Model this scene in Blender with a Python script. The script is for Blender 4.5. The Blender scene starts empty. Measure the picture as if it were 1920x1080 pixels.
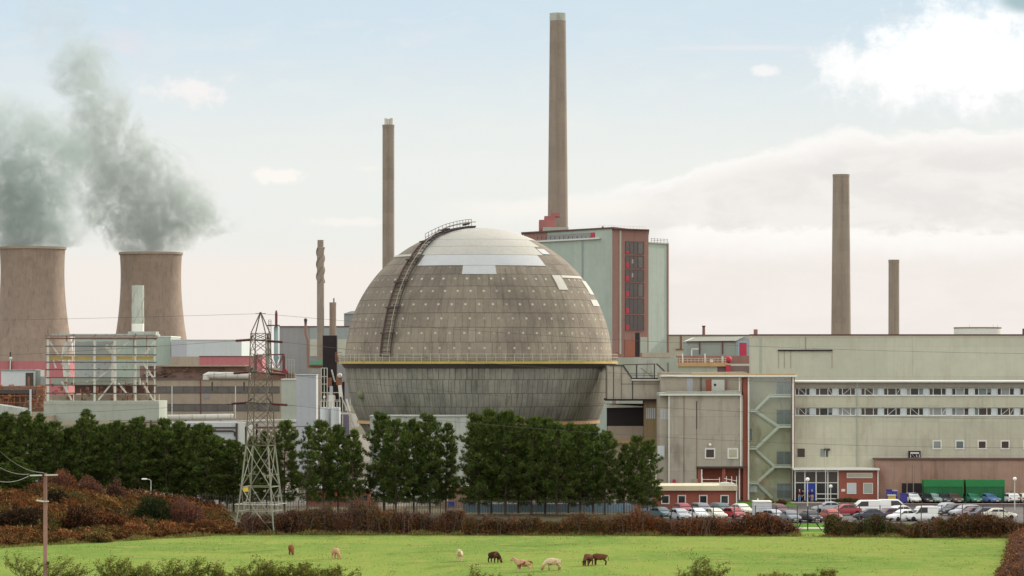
import bpy, bmesh, math, random
import numpy as np
from mathutils import Vector, Matrix

# ------------------------------------------------------------------ camera
F, H0, CZ = 6100.0, 679.0, 20.0          # focal length in photo pixels, horizon row, eye height (m)
scene = bpy.context.scene
COL = scene.collection
cam_d = bpy.data.cameras.new("camera"); cam = bpy.data.objects.new("camera", cam_d); COL.objects.link(cam)
cam.location = (0, 0, CZ); cam.rotation_euler = (math.radians(90), 0, 0)
cam_d.sensor_width = 36.0; cam_d.lens = 36.0 * F / 1920.0
cam_d.shift_y = (H0 - 540.0) / 1920.0
cam_d.clip_start = 5.0; cam_d.clip_end = 30000.0
scene.camera = cam
scene.view_settings.view_transform = 'Standard'
scene.view_settings.look = 'None'
scene.view_settings.exposure = 0.0
scene.view_settings.gamma = 1.0
scene.cycles.max_bounces = 6
scene.cycles.diffuse_bounces = 3
scene.cycles.transparent_max_bounces = 12
scene.cycles.volume_bounces = 2
scene.cycles.volume_step_rate = 0.35
scene.cycles.volume_max_steps = 160
SUN_EL, SUN_AZ = math.radians(25), math.radians(44)      # azimuth: degrees clockwise of the view direction (+Y)

def S(r, g, b):
    f = lambda c: (c / 255 / 12.92) if c / 255 <= 0.04045 else ((c / 255 + 0.055) / 1.055) ** 2.4
    return (f(r), f(g), f(b))

# ------------------------------------------------------------------ node expressions
class E:
    def __init__(s, g, sock): s.g, s.k = g, sock
    def __add__(s, o): return s.g.m('ADD', s, o)
    __radd__ = __add__
    def __sub__(s, o): return s.g.m('SUBTRACT', s, o)
    def __rsub__(s, o): return s.g.m('SUBTRACT', o, s)
    def __mul__(s, o): return s.g.m('MULTIPLY', s, o)
    __rmul__ = __mul__
    def __truediv__(s, o): return s.g.m('DIVIDE', s, o)
    def __rtruediv__(s, o): return s.g.m('DIVIDE', o, s)
    def __pow__(s, o): return s.g.m('POWER', s, o)
class G:
    def __init__(s, nt): s.nt = nt
    def new(s, t): return s.nt.nodes.new(t)
    def put(s, sock, v):
        if isinstance(v, E): s.nt.links.new(v.k, sock)
        elif isinstance(v, (tuple, list)) and len(v) == 3 and sock.type == 'RGBA': sock.default_value = (*v, 1)
        elif v is not None: sock.default_value = v
    def m(s, op, a, b=None, c=None):
        n = s.new('ShaderNodeMath'); n.operation = op
        for i, v in enumerate((a, b, c)):
            if v is not None: s.put(n.inputs[i], v)
        return E(s, n.outputs[0])
    def sm(s, x, a, b, lo=0.0, hi=1.0, lin=False):
        n = s.new('ShaderNodeMapRange'); n.interpolation_type = 'LINEAR' if lin else 'SMOOTHSTEP'; n.clamp = True
        for i, v in enumerate((x, a, b, lo, hi)): s.put(n.inputs[i], v)
        return E(s, n.outputs[0])
    def mix(s, f, a, b, blend='MIX'):
        n = s.new('ShaderNodeMix'); n.data_type = 'RGBA'; n.blend_type = blend
        s.put(n.inputs[0], f); s.put(n.inputs[6], a); s.put(n.inputs[7], b)
        return E(s, n.outputs[2])
    def sep(s, v):
        n = s.new('ShaderNodeSeparateXYZ'); s.put(n.inputs[0], v); return [E(s, o) for o in n.outputs]
    def vec(s, x, y, z):
        n = s.new('ShaderNodeCombineXYZ')
        for i, v in enumerate((x, y, z)): s.put(n.inputs[i], v)
        return E(s, n.outputs[0])
    def noise(s, v, scale=1.0, detail=3.0, rough=0.55, dist=0.0, color=False):
        n = s.new('ShaderNodeTexNoise'); n.noise_dimensions = '3D'
        s.put(n.inputs['Vector'], v); n.inputs['Scale'].default_value = scale
        n.inputs['Detail'].default_value = detail; n.inputs['Roughness'].default_value = rough; n.inputs['Distortion'].default_value = dist
        return E(s, n.outputs[1 if color else 0])
    def white(s, v):
        n = s.new('ShaderNodeTexWhiteNoise'); n.noise_dimensions = '3D'; s.put(n.inputs['Vector'], v); return E(s, n.outputs[0])
    def obj(s): return E(s, s.new('ShaderNodeTexCoord').outputs['Object'])
    def gen(s): return E(s, s.new('ShaderNodeTexCoord').outputs['Generated'])
    def curve(s, x, pts):
        n = s.new('ShaderNodeFloatCurve'); c = n.mapping.curves[0]
        c.points[0].location = pts[0]; c.points[1].location = pts[-1]
        for p in pts[1:-1]: c.points.new(*p)
        n.mapping.update(); s.put(n.inputs['Value'], x); return E(s, n.outputs[0])

# ------------------------------------------------------------------ world: hazy backlit sky with broken cloud
world = bpy.data.worlds.new("World"); scene.world = world; world.use_nodes = True
def build_world():
    nt = world.node_tree; nt.nodes.clear(); g = G(nt)
    sky = g.new('ShaderNodeTexSky'); sky.sky_type = 'NISHITA'; sky.sun_disc = False
    sky.sun_elevation = SUN_EL; sky.sun_rotation = SUN_AZ; sky.air_density = 1.0; sky.dust_density = 2.0; sky.altitude = 30
    nish = E(g, sky.outputs[0])
    x, y, z = g.sep(g.gen())
    dy = g.m('MAXIMUM', y, 0.05)
    p = x / dy * F + 960.0            # bearing and elevation of the direction, in the units the photo was measured in
    q = H0 - z / dy * F
    pv = g.vec(p * 0.01, q * 0.01, 0.0)
    pw = g.vec(p * 0.004, q * 0.012, 3.3)
    n1 = g.noise(pv, 1.1, 6, 0.6, 0.3); n2 = g.noise(pw, 1.4, 6, 0.6, 0.5); n3 = g.noise(pv, 4.0, 5, 0.65)
    wob = (n1 - 0.5) * 90.0 + (n3 - 0.5) * 30.0
    t = (H0 - q) / H0
    K = 10.0
    c3 = lambda r, gg, b, k=1.0: tuple(v * K * k for v in S(r, gg, b))
    base = g.mix(g.sm(t, 0.05, 0.46), c3(248, 240, 233), c3(239, 242, 239))
    base = g.mix(g.sm(t + (n2 - 0.5) * 0.3, 0.50, 1.06), base, c3(208, 227, 240))
    base = g.mix(0.06, base, g.mix(1.0, nish, (1.0, 1.0, 1.0), 'MULTIPLY'))
    # soft banded veil
    base = g.mix(g.sm(n2, 0.5, 0.75) * 0.35, base, c3(244, 240, 236))
    # sloping stratus bank
    top1 = g.m('MAXIMUM', 372.0 - (p - 1060.0) * 0.24, 250.0 - (p - 1500.0) * 0.02)
    d1 = q - top1 + wob * 0.55 + (n2 - 0.5) * 60.0
    m1 = g.sm(p, 980.0, 1240.0) * g.sm(d1, -8.0, 12.0) * 0.95
    base = g.mix(m1 * g.sm(d1, 60.0, 0.0, 0.75, 1.0), base, g.mix(g.sm(d1, 55.0, 2.0), g.mix(g.sm(n2 + (n1 - 0.5) * 0.4, 0.38, 0.66), c3(233, 228, 225), c3(246, 240, 236)), c3(255, 252, 248)))
    d2 = q - (432.0 + (p - 1560.0) * 0.01) + wob * 0.5 + (n2 - 0.5) * 40.0
    m2 = g.sm(p, 1180.0, 1300.0) * g.sm(d2, -5.0, 9.0)
    base = g.mix(m2 * g.sm(d2, 90.0, 0.0, 0.6, 1.0), base, g.mix(g.sm(d2, 80.0, 4.0), c3(245, 237, 231), c3(255, 252, 248)))
    d3 = q - (372.0 - (p - 830.0) * 0.02) + wob * 0.35
    m3 = g.sm(p, 760.0, 980.0) * g.sm(p, 1300.0, 1160.0) * g.sm(d3, -4.0, 12.0) * g.sm(d3, 70.0, 20.0)
    base = g.mix(m3 * 0.75, base, c3(251, 247, 240))
    d4 = q - 470.0 + wob * 0.3
    m4 = g.sm(p, 820.0, 620.0) * g.sm(d4, -6.0, 30.0) * g.sm(d4, 150.0, 60.0)
    base = g.mix(m4 * 0.6, base, c3(246, 238, 229))
    # small clouds: centre, half-sizes, brightness, softness
    def puff(base, cx, cy, rx, ry, col, a=1.0, soft=0.5, amp=1.0):
        ex = (p - cx) / rx; ey = (q - cy) / ry
        r = g.m('SQRT', ex * ex + ey * ey) + (n1 - 0.5) * 1.5 * amp + (n3 - 0.5) * 0.9 * amp
        return g.mix(g.sm(r, 1.0, 1.0 - soft) * a, base, col)
    base = puff(base, 355, 170, 100, 32, c3(250, 246, 243), 0.85, 0.8, 1.6)
    base = puff(base, 522, 329, 60, 17, c3(254, 250, 243), 0.9, 0.75, 1.4)
    base = puff(base, 650, 416, 110, 13, c3(252, 247, 240), 0.7, 0.8)
    base = puff(base, 690, 316, 30, 8, c3(250, 246, 240), 0.5, 0.8)
    base = puff(base, 1435, 133, 36, 13, c3(250, 249, 248), 0.8, 0.7)
    base = puff(base, 1390, 90, 190, 8, c3(236, 236, 240), 0.6, 0.9, 0.5)
    base = puff(base, 240, 80, 70, 34, c3(232, 228, 234), 0.5, 0.9)
    base = puff(base, 1790, 155, 330, 85, c3(250, 250, 249), 0.9, 0.9)
    base = puff(base, 1800, 98, 235, 122, c3(255, 255, 254, 1.12), 1.0, 0.75, 0.9)
    base = puff(base, 1590, 126, 95, 60, c3(254, 254, 252, 1.05), 0.95, 0.9)
    base = puff(base, 1922, 0, 62, 30, c3(150, 180, 184), 0.75, 0.7, 0.6)
    # the rest of the sky, unseen: broken cloud over blue, brightened to light the facades
    gdir = g.gen()
    cl = g.noise(gdir, 3.2, 7, 0.6, 0.4)
    rest = g.mix(g.sm(cl, 0.36, 0.56), g.mix(1.0, nish, (1.0, 1.0, 1.0), 'MULTIPLY'), (BACK * 10.0, BACK * 9.9, BACK * 9.6))
    front = g.sm(y, 0.80, 0.92) * g.sm(z, 0.20, 0.13)
    col = g.mix(front, rest, base)
    # below the horizon: dull land colour
    col = g.mix(g.sm(z, -0.004, -0.02), col, (1.6, 1.7, 1.2))
    bg = g.new('ShaderNodeBackground'); g.put(bg.inputs[0], col); bg.inputs[1].default_value = 0.1
    out = g.new('ShaderNodeOutputWorld'); nt.links.new(bg.outputs[0], out.inputs[0])
BACK = 1.75
build_world()
world.cycles.sampling_method = 'MANUAL'; world.cycles.sample_map_resolution = 512

sd = bpy.data.lights.new("sun", 'SUN'); sd.energy = 3.4; sd.angle = math.radians(0.6); sd.color = (1.0, 0.93, 0.82)
sun = bpy.data.objects.new("sun", sd); COL.objects.link(sun)
sdir = Vector((math.sin(SUN_AZ) * math.cos(SUN_EL), math.cos(SUN_AZ) * math.cos(SUN_EL), math.sin(SUN_EL)))
sun.rotation_euler = sdir.to_track_quat('Z', 'Y').to_euler(); sun.location = (60, 300, 120)

# ------------------------------------------------------------------ measuring and building helpers
def X(px, Y): return (px - 960.0) / F * Y
def Z(py, Y): return CZ + (H0 - py) / F * Y
def YG(py): return CZ * F / (py - H0)             # distance at which flat ground shows at row py
def smooth(a, b, x):
    t = np.clip((np.asarray(x, float) - a) / (b - a), 0, 1); return t * t * (3 - 2 * t)
def gz(x, Y):
    x = np.asarray(x, float); Y = np.asarray(Y, float)
    px = 960 + x / np.maximum(Y, 1) * F
    e = 352 + 26 * np.clip(px / 400, 0, 1)
    hb = np.interp(px, [-200, 0, 100, 180, 260, 340, 400, 455], [3.2, 3.3, 3.4, 2.7, 1.9, 1.3, .6, 0.0])
    return hb * smooth(0, 34, Y - e) * (1 - smooth(425, 480, Y))

class MB:
    def __init__(s): s.v, s.f, s.mi = [], [], []
    def add(s, vs, fs, mi=0):
        o = len(s.v); s.v += [tuple(v) for v in vs]; s.f += [tuple(o + i for i in f) for f in fs]; s.mi += [mi] * len(fs); return s
    def box(s, x0, x1, y0, y1, z0, z1, mi=0):
        return s.prism([(x0, y0), (x1, y0), (x1, y1), (x0, y1)], z0, z1, mi)
    def prism(s, pts, z0, z1, mi=0):
        a = sum(pts[i][0] * pts[(i + 1) % len(pts)][1] - pts[(i + 1) % len(pts)][0] * pts[i][1] for i in range(len(pts)))
        if a < 0: pts = pts[::-1]
        n = len(pts); zt = z1 if isinstance(z1, (list, tuple)) else [z1] * n
        vs = [(x, y, z0) for x, y in pts] + [(x, y, zt[i]) for i, (x, y) in enumerate(pts)]
        fs = [tuple(range(n - 1, -1, -1)), tuple(range(n, 2 * n))] + [(i, (i + 1) % n, n + (i + 1) % n, n + i) for i in range(n)]
        return s.add(vs, fs, mi)
    def slab(s, pts, y0, y1, mi=0):                # polygon in (x,z), extruded from y0 back to y1
        a = sum(pts[i][0] * pts[(i + 1) % len(pts)][1] - pts[(i + 1) % len(pts)][0] * pts[i][1] for i in range(len(pts)))
        if a < 0: pts = pts[::-1]
        n = len(pts)
        vs = [(x, y0, z) for x, z in pts] + [(x, y1, z) for x, z in pts]
        fs = [tuple(range(n)), tuple(range(2 * n - 1, n - 1, -1))] + [(i, n + i, n + (i + 1) % n, (i + 1) % n) for i in range(n)]
        return s.add(vs, fs, mi)
    def px(s, a, b, c, d, Y, dep=1.0, mi=0):       # front face spans photo columns a..b, rows c..d at distance Y
        return s.box(X(a, Y), X(b, Y), Y, Y + dep, Z(d, Y), Z(c, Y), mi)
    def bar(s, p, q, w, h=None, mi=0):
        p, q = Vector(p), Vector(q); h = h or w; d = (q - p)
        if d.length < 1e-6: return s
        d.normalize(); up = Vector((0, 0, 1)) if abs(d.z) < 0.95 else Vector((0, 1, 0))
        u = d.cross(up).normalized() * (w / 2); v = u.cross(d).normalized() * (h / 2)
        vs = [p - u - v, p + u - v, p + u + v, p - u + v, q - u - v, q + u - v, q + u + v, q - u + v]
        return s.add(vs, [(0, 1, 2, 3), (7, 6, 5, 4), (0, 4, 5, 1), (1, 5, 6, 2), (2, 6, 7, 3), (3, 7, 4, 0)], mi)
    def tube(s, pts, r, n=6, mi=0, cap=True):
        pts = [Vector(p) for p in pts]; rs = r if isinstance(r, (list, tuple)) else [r] * len(pts); vs = []; fs = []
        prev = None
        for i, p in enumerate(pts):
            d = (pts[min(i + 1, len(pts) - 1)] - pts[max(i - 1, 0)]).normalized()
            if prev is None:
                up = Vector((0, 0, 1)) if abs(d.z) < 0.9 else Vector((1, 0, 0)); u = d.cross(up).normalized()
            else: u = (prev - d * prev.dot(d)).normalized()
            prev = u; w = d.cross(u)
            vs += [p + (u * math.cos(2 * math.pi * k / n) + w * math.sin(2 * math.pi * k / n)) * rs[i] for k in range(n)]
        for i in range(len(pts) - 1):
            fs += [(i * n + k, i * n + (k + 1) % n, (i + 1) * n + (k + 1) % n, (i + 1) * n + k) for k in range(n)]
        if cap: fs += [tuple(range(n - 1, -1, -1)), tuple((len(pts) - 1) * n + k for k in range(n))]
        return s.add(vs, fs, mi)
    def lathe(s, x, y, prof, n=32, mi=0, a0=0.0, a1=2 * math.pi, cap=True):
        full = abs(a1 - a0 - 2 * math.pi) < 1e-6; m = n if full else n + 1; vs = []; fs = []
        for r, z in prof:
            vs += [(x + r * math.cos(a0 + (a1 - a0) * k / n), y + r * math.sin(a0 + (a1 - a0) * k / n), z) for k in range(m)]
        for i in range(len(prof) - 1):
            for k in range(n):
                k2 = (k + 1) % m if full else k + 1
                fs.append((i * m + k, i * m + k2, (i + 1) * m + k2, (i + 1) * m + k))
        if cap and full: fs += [tuple(range(m - 1, -1, -1)), tuple((len(prof) - 1) * m + k for k in range(m))]
        return s.add(vs, fs, mi)
    def cyl(s, x, y, z0, z1, r0, r1=None, n=20, mi=0): return s.lathe(x, y, [(r0, z0), (r0 if r1 is None else r1, z1)], n, mi)
    def ball(s, x, y, z, r, n=12, mi=0, sz=1.0):
        return s.lathe(x, y, [(max(r * math.cos(t), 1e-3), z + r * sz * math.sin(t)) for t in np.linspace(-1.55, 1.55, n // 2 + 1)], n, mi)
    def build(s, name, mats, parent=None, label=None, smooth=False, local=False):
        me = bpy.data.meshes.new(name); me.from_pydata(s.v, [], s.f); me.update()
        for m in (mats if isinstance(mats, (list, tuple)) else [mats]): me.materials.append(m)
        if any(s.mi): me.polygons.foreach_set('material_index', s.mi)
        if smooth: me.shade_smooth(); me.set_sharp_from_angle(angle=math.radians(38))
        return link(name, me, parent, label, local)
def link(name, me, parent=None, label=None, local=False):
    o = bpy.data.objects.new(name, me); COL.objects.link(o)
    if parent is not None:
        o.parent = parent
        if not local and parent.type == 'EMPTY' and parent.parent is None: o.location = -Vector(parent.location)
    if label: o['label'] = label
    return o
def tag(o, label, cat, group=None):
    o['label'] = label; o['category'] = cat
    if group: o['group'] = group
    return o
def thing(name, label, cat, x, y, z=0.0, group=None, rot=0.0):
    o = bpy.data.objects.new(name, None); COL.objects.link(o); o.empty_display_size = 0.5
    o.location = (x, y, z); o.rotation_euler = (0, 0, rot)
    return tag(o, label, cat, group)
def setting(o, kind='structure'): o['kind'] = kind; return o
def copy_thing(o, loc=None, rot=None, scale=None):
    def cp(a, par):
        c = a.copy(); COL.objects.link(c); c.parent = par
        for ch in [k for k in bpy.data.objects if k.parent == a]: cp(ch, c)
        return c
    c = cp(o, None)
    if loc is not None: c.location = loc
    if rot is not None: c.rotation_euler = (0, 0, rot)
    if scale is not None: c.scale = scale
    return c

# ------------------------------------------------------------------ materials
def mat(name, col, var=0.14, scale=0.25, rough=0.85, streak=0.0, stain=None, stain_amt=0.5, rows=None, cols=None, seam=0.55,
        metallic=0.0, bump=0.0, spec=0.3, fine=0.10):
    m = bpy.data.materials.new(name); m.use_nodes = True; nt = m.node_tree; nt.nodes.clear(); g = G(nt)
    p = g.obj(); x, y, z = g.sep(p)
    k = 1.0 + (g.noise(p, scale, 5, 0.6) - 0.5) * (2.4 * var) + (g.noise(p, scale * 9, 3, 0.6) - 0.5) * (2.0 * fine)
    if streak:
        sv = g.vec(x * 1.6, y * 1.6, z * 0.07)
        k = k * (1.0 - g.sm(g.noise(sv, 1.0, 5, 0.65), 0.48, 0.75) * streak)
    if rows:                                       # horizontal joints every rows metres
        fr = g.m('FRACT', z / rows + 0.31); k = k * (1.0 - g.sm(g.m('ABSOLUTE', fr - 0.5), 0.5 - 0.05 / rows, 0.5) * seam)
        k = k * (1.0 + (g.white(g.vec(g.m('FLOOR', x / (cols or 3.0)), 0.0, g.m('FLOOR', z / rows + 0.31))) - 0.5) * 0.10)
    if cols:
        fr = g.m('FRACT', x / cols + 0.17); k = k * (1.0 - g.sm(g.m('ABSOLUTE', fr - 0.5), 0.5 - 0.05 / cols, 0.5) * seam)
    c = g.mix(1.0, col, g.vec(k, k, k), 'MULTIPLY')
    if stain is not None:
        sv = g.vec(x * 0.5, y * 0.5, z * 0.16)
        c = g.mix(g.sm(g.noise(sv, 0.9, 6, 0.65), 0.5, 0.72) * stain_amt, c, stain)
    b = g.new('ShaderNodeBsdfPrincipled'); g.put(b.inputs['Base Color'], c)
    b.inputs['Roughness'].default_value = rough; b.inputs['Metallic'].default_value = metallic
    b.inputs['Specular IOR Level'].default_value = spec
    if bump:
        bn = g.new('ShaderNodeBump'); bn.inputs['Strength'].default_value = bump; bn.inputs['Distance'].default_value = 0.05
        g.put(bn.inputs['Height'], g.noise(p, 6.0, 4, 0.6)); nt.links.new(bn.outputs[0], b.inputs['Normal'])
    o = g.new('ShaderNodeOutputMaterial'); nt.links.new(b.outputs[0], o.inputs[0])
    return m
def leafmat(name, trans=0.3, rough=0.7):
    m = bpy.data.materials.new(name); m.use_nodes = True; nt = m.node_tree; nt.nodes.clear(); g = G(nt)
    a = g.new('ShaderNodeAttribute'); a.attribute_name = 'tint'
    d = g.new('ShaderNodeBsdfDiffuse'); t = g.new('ShaderNodeBsdfTranslucent'); x = g.new('ShaderNodeMixShader')
    nt.links.new(a.outputs['Color'], d.inputs[0]); nt.links.new(a.outputs['Color'], t.inputs[0]); x.inputs[0].default_value = trans
    nt.links.new(d.outputs[0], x.inputs[1]); nt.links.new(t.outputs[0], x.inputs[2])
    o = g.new('ShaderNodeOutputMaterial'); nt.links.new(x.outputs[0], o.inputs[0])
    return m
LEAF = leafmat('leaf', 0.35); NEEDLE = leafmat('needle', 0.2); DEAD = leafmat('dead_leaf', 0.3)
FACADE = S(193, 190, 168)
M = dict(
    cream=mat('cream_render', FACADE, 0.12, 0.12, streak=0.16, stain=S(152, 140, 114), stain_amt=0.45, rows=2.42, cols=8.8, seam=0.16),
    cream2=mat('pale_cladding', S(190, 191, 172), 0.07, 0.08, streak=0.06, stain=S(168, 158, 130), stain_amt=0.3, rows=4.8, cols=12.0, seam=0.16),
    conc=mat('concrete', S(172, 164, 148), 0.10, 0.15, streak=0.12, stain=S(104, 92, 80), stain_amt=0.5, rows=2.6, cols=3.4, seam=0.22, bump=0.2),
    conc_l=mat('light_concrete', S(178, 182, 172), 0.12, 0.2, streak=0.35, stain=S(104, 104, 80), stain_amt=0.7, bump=0.2),
    conc_g=mat('grey_green_concrete', S(168, 174, 160), 0.08, 0.15, streak=0.12, stain=S(140, 134, 116), stain_amt=0.3),
    chimney=mat('chimney_concrete', S(147, 135, 121), 0.12, 0.12, streak=0.16, stain=S(118, 104, 90), stain_amt=0.4, rows=2.4, seam=0.10),
    tower=mat('tower_concrete', S(152, 134, 119), 0.12, 0.03, streak=0.2, stain=S(122, 106, 98), stain_amt=0.6, rows=6.0, seam=0.06, fine=0.2),
    brick=mat('red_brick', S(156, 92, 76), 0.16, 0.3, streak=0.12, stain=S(110, 66, 56), stain_amt=0.45, bump=0.2),
    brick_p=mat('faded_brick', S(164, 134, 116), 0.2, 0.5, streak=0.3, stain=S(138, 100, 84), stain_amt=0.75, rows=3.0, seam=0.1, bump=.3),
    brick_t=mat('tower_brick', S(146, 112, 102), 0.10, 0.2, streak=0.18, stain=S(126, 94, 86), stain_amt=0.4),
    green=mat('sea_green_cladding', S(168, 180, 168), 0.06, 0.08, streak=0.08, stain=S(146, 156, 142), stain_amt=0.3, rows=5.0, seam=0.06),
    white=mat('white_paint', S(228, 226, 216), 0.06, 0.4, streak=0.08, rough=0.6),
    offwhite=mat('off_white_panel', S(206, 208, 200), 0.05, 0.4, rough=0.7),
    panel=mat('pale_panel', S(198, 204, 204), 0.06, 0.3, streak=0.10, rough=0.6),
    slabblue=mat('pale_blue_grey_cladding', S(178, 182, 186), 0.05, 0.2, streak=0.08, rows=7.5, seam=0.2),
    greyhall=mat('grey_cladding', S(146, 146, 144), 0.05, 0.1, streak=0.08, rows=8.0, seam=0.06),
    teal=mat('teal_cladding', S(150, 160, 155), 0.06, 0.1, streak=0.1),
    pinkred=mat('faded_red_cladding', S(180, 112, 115), 0.08, 0.1, streak=0.12, stain=S(190, 130, 126), stain_amt=0.4),
    beige=mat('beige_concrete', S(164, 150, 132), 0.10, 0.12, streak=0.2, stain=S(132, 112, 98), stain_amt=0.4, rows=4.0, cols=5.0, seam=0.12),
    brown=mat('brown_roofing', S(140, 112, 98), 0.2, 0.5, streak=0.2, stain=S(90, 70, 62), stain_amt=0.6),
    redpaint=mat('red_paint', S(178, 58, 76), 0.12, 0.6, rough=0.6),
    darkred=mat('dark_red_steel', S(104, 58, 56), 0.18, 0.8, rough=0.6),
    maroon=mat('maroon_coping', S(100, 76, 70), 0.12, 0.8),
    rust=mat('rusty_steel', S(142, 98, 74), 0.35, 1.2, stain=S(90, 50, 36), stain_amt=0.6),
    yellow=mat('yellow_paint', S(188, 164, 92), 0.12, 0.6, stain=S(150, 112, 60), stain_amt=0.5, rough=0.6),
    amber=mat('ochre_beam', S(186, 152, 108), 0.15, 0.8, stain=S(140, 104, 76), stain_amt=0.5),
    turq=mat('turquoise_paint', S(146, 170, 168), 0.10, 0.6, streak=0.15, rough=0.6),
    black=mat('black_and_shade', S(46, 38, 40), 0.3, 0.4, rough=0.7),  # black cladding, and the shade painted into voids and undersides
    dark=mat('dark_steel', S(74, 68, 64), 0.2, 0.8, rough=0.6),
    steel=mat('galvanised_steel', S(204, 204, 190), 0.10, 0.9, stain=S(166, 146, 122), stain_amt=0.35, rough=0.6),
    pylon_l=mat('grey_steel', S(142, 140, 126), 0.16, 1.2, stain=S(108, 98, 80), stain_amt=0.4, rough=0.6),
    pylon=mat('rusty_backlit_steel', S(104, 96, 82), 0.18, 1.2, stain=S(70, 58, 48), stain_amt=0.6, rough=0.6),  # upper pylon: rust, with the backlit darkness put into the colour
    pipe=mat('lagged_pipe', S(198, 196, 186), 0.10, 0.8, streak=0.15, rough=0.5, spec=0.5),
    glass=mat('dark_glass', (0.016, 0.018, 0.02), 0.2, 0.5, rough=0.12, spec=0.5, fine=0.0),
    glass_b=mat('brown_tinted_glass', (0.05, 0.036, 0.03), 0.5, 0.6, rough=0.15, spec=0.5),
    glass_g=mat('grey_blinds', S(136, 140, 138), 0.2, 0.6, rough=0.3, spec=0.5),
    glass_d=mat('dim_window_glass', S(98, 93, 88), 0.4, 0.7, rough=0.35, spec=0.4),
    glass_t=mat('teal_glass', S(98, 112, 114), 0.3, 0.8, rough=0.2, spec=0.5),
    stairwall=mat('mottled_stair_wall', S(184, 180, 156), 0.24, 0.35, stain=S(140, 130, 96), stain_amt=0.8),
    stair=mat('pale_stair_concrete', S(206, 212, 198), 0.08, 0.5),
    cgreen=mat('green_container_paint', S(36, 104, 60), 0.16, 0.5, streak=0.25, stain=S(60, 90, 60), stain_amt=.4, rough=0.5),
    cgreen2=mat('lit_tone_green', S(44, 126, 68), 0.14, 0.5, rough=0.6),
    blue=mat('blue_plastic', S(74, 70, 150), 0.15, 0.8, rough=0.5),
    bluesky=mat('pale_blue_paint', S(146, 176, 196), 0.1, 0.6),
    bluedoor=mat('blue_door_paint', S(50, 70, 150), 0.1, 0.6),
    ybin=mat('yellow_plastic', S(214, 182, 60), 0.08, 0.8, rough=0.5),
    shed=mat('slate_green_cladding', S(146, 154, 146), 0.08, 0.2, streak=0.1, cols=1.2, seam=0.06),
    wood=mat('weathered_pole', S(160, 124, 112), 0.2, 0.8, streak=0.4, stain=S(90, 62, 54), stain_amt=0.5),
    bark=mat('pine_bark', S(92, 78, 64), 0.25, 1.5, streak=0.3),
    htwig=mat('grey_hedge_twig', S(112, 92, 84), 0.3, 2.0),
    twig=mat('dark_twig', S(72, 58, 44), 0.3, 2.0),
    tyre=mat('tyre_rubber', (0.012, 0.012, 0.012), 0.2, 3.0, rough=0.8),
    rim=mat('wheel_trim', S(170, 172, 176), 0.1, 3.0, rough=0.35, metallic=0.6),
    lamp=mat('frosted_lamp', S(244, 242, 232), 0.02, 1.0, rough=0.3),
    headl=mat('headlamp_glass', S(226, 228, 230), 0.05, 2.0, rough=0.1, spec=0.6),
    taill=mat('tail_lamp_red', S(150, 24, 24), 0.1, 2.0, rough=0.2),
    plate=mat('number_plate', S(216, 210, 170), 0.03, 2.0),
    bumper=mat('grey_bumper', S(70, 70, 72), 0.1, 2.0, rough=0.6),
    insul=mat('brown_porcelain', S(92, 40, 38), 0.15, 2.0, rough=0.3),
    wire=mat('aluminium_cable', S(92, 90, 86), 0.1, 1.0, rough=0.6),
    asphalt=mat('asphalt', S(92, 86, 84), 0.2, 0.4, stain=S(70, 64, 62), stain_amt=0.5),
    lowwall=mat('grey_low_wall', S(132, 122, 124), 0.12, 0.6, streak=0.2),
    path=mat('pale_path', S(186, 176, 160), 0.12, 0.8),
    signw=mat('sign_white', S(214, 210, 208), 0.05, 2.0), signk=mat('sign_black', S(40, 36, 38), 0.1, 2.0),
)

# ------------------------------------------------------------------ scatter of leaf-sized faces
def cards(name, c, size, tint, material, parent=None, local=False, aspect=0.55, dirs=None, seed=0, kind=None):
    """one mesh of small kite-shaped leaves: c (N,3) centres, size (N,) lengths, tint (N,3)"""
    rng = np.random.default_rng(seed); n = len(c)
    d = rng.normal(size=(n, 3)) if dirs is None else dirs + rng.normal(size=(n, 3)) * 0.35
    d /= np.linalg.norm(d, axis=1)[:, None] + 1e-9
    w = np.cross(d, rng.normal(size=(n, 3))); w /= np.linalg.norm(w, axis=1)[:, None] + 1e-9
    L = np.broadcast_to(size, (n,))[:, None]; W = L * aspect
    v = np.stack([c - d * L * 0.5, c + w * W * 0.5 - d * L * 0.05, c + d * L * 0.5, c - w * W * 0.5 - d * L * 0.05], 1).reshape(-1, 3)
    me = bpy.data.meshes.new(name)
    me.vertices.add(4 * n); me.vertices.foreach_set('co', v.astype(np.float32).ravel())
    me.loops.add(4 * n); me.loops.foreach_set('vertex_index', np.arange(4 * n, dtype=np.int32))
    me.polygons.add(n); me.polygons.foreach_set('loop_start', np.arange(0, 4 * n, 4, dtype=np.int32))
    me.update(calc_edges=True); me.validate()
    a = me.attributes.new('tint', 'FLOAT_COLOR', 'POINT')
    a.data.foreach_set('color', np.repeat(np.concatenate([np.clip(tint, 0.004, 1), np.ones((n, 1))], 1), 4, 0).astype(np.float32).ravel())
    me.materials.append(material)
    return link(name, me, parent, None, local)
def vnoise(x, y, seed=0, scale=1.0):
    """cheap smooth 2-D value noise, 0..1"""
    rng = np.random.default_rng(seed + 999); tab = rng.random((256, 256))
    x = np.asarray(x) * scale; y = np.asarray(y) * scale; xi = np.floor(x).astype(int); yi = np.floor(y).astype(int)
    fx = x - xi; fy = y - yi; fx = fx * fx * (3 - 2 * fx); fy = fy * fy * (3 - 2 * fy)
    t = lambda a, b: tab[a % 256, b % 256]
    return (t(xi, yi) * (1 - fx) + t(xi + 1, yi) * fx) * (1 - fy) + (t(xi, yi + 1) * (1 - fx) + t(xi + 1, yi + 1) * fx) * fy
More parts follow.
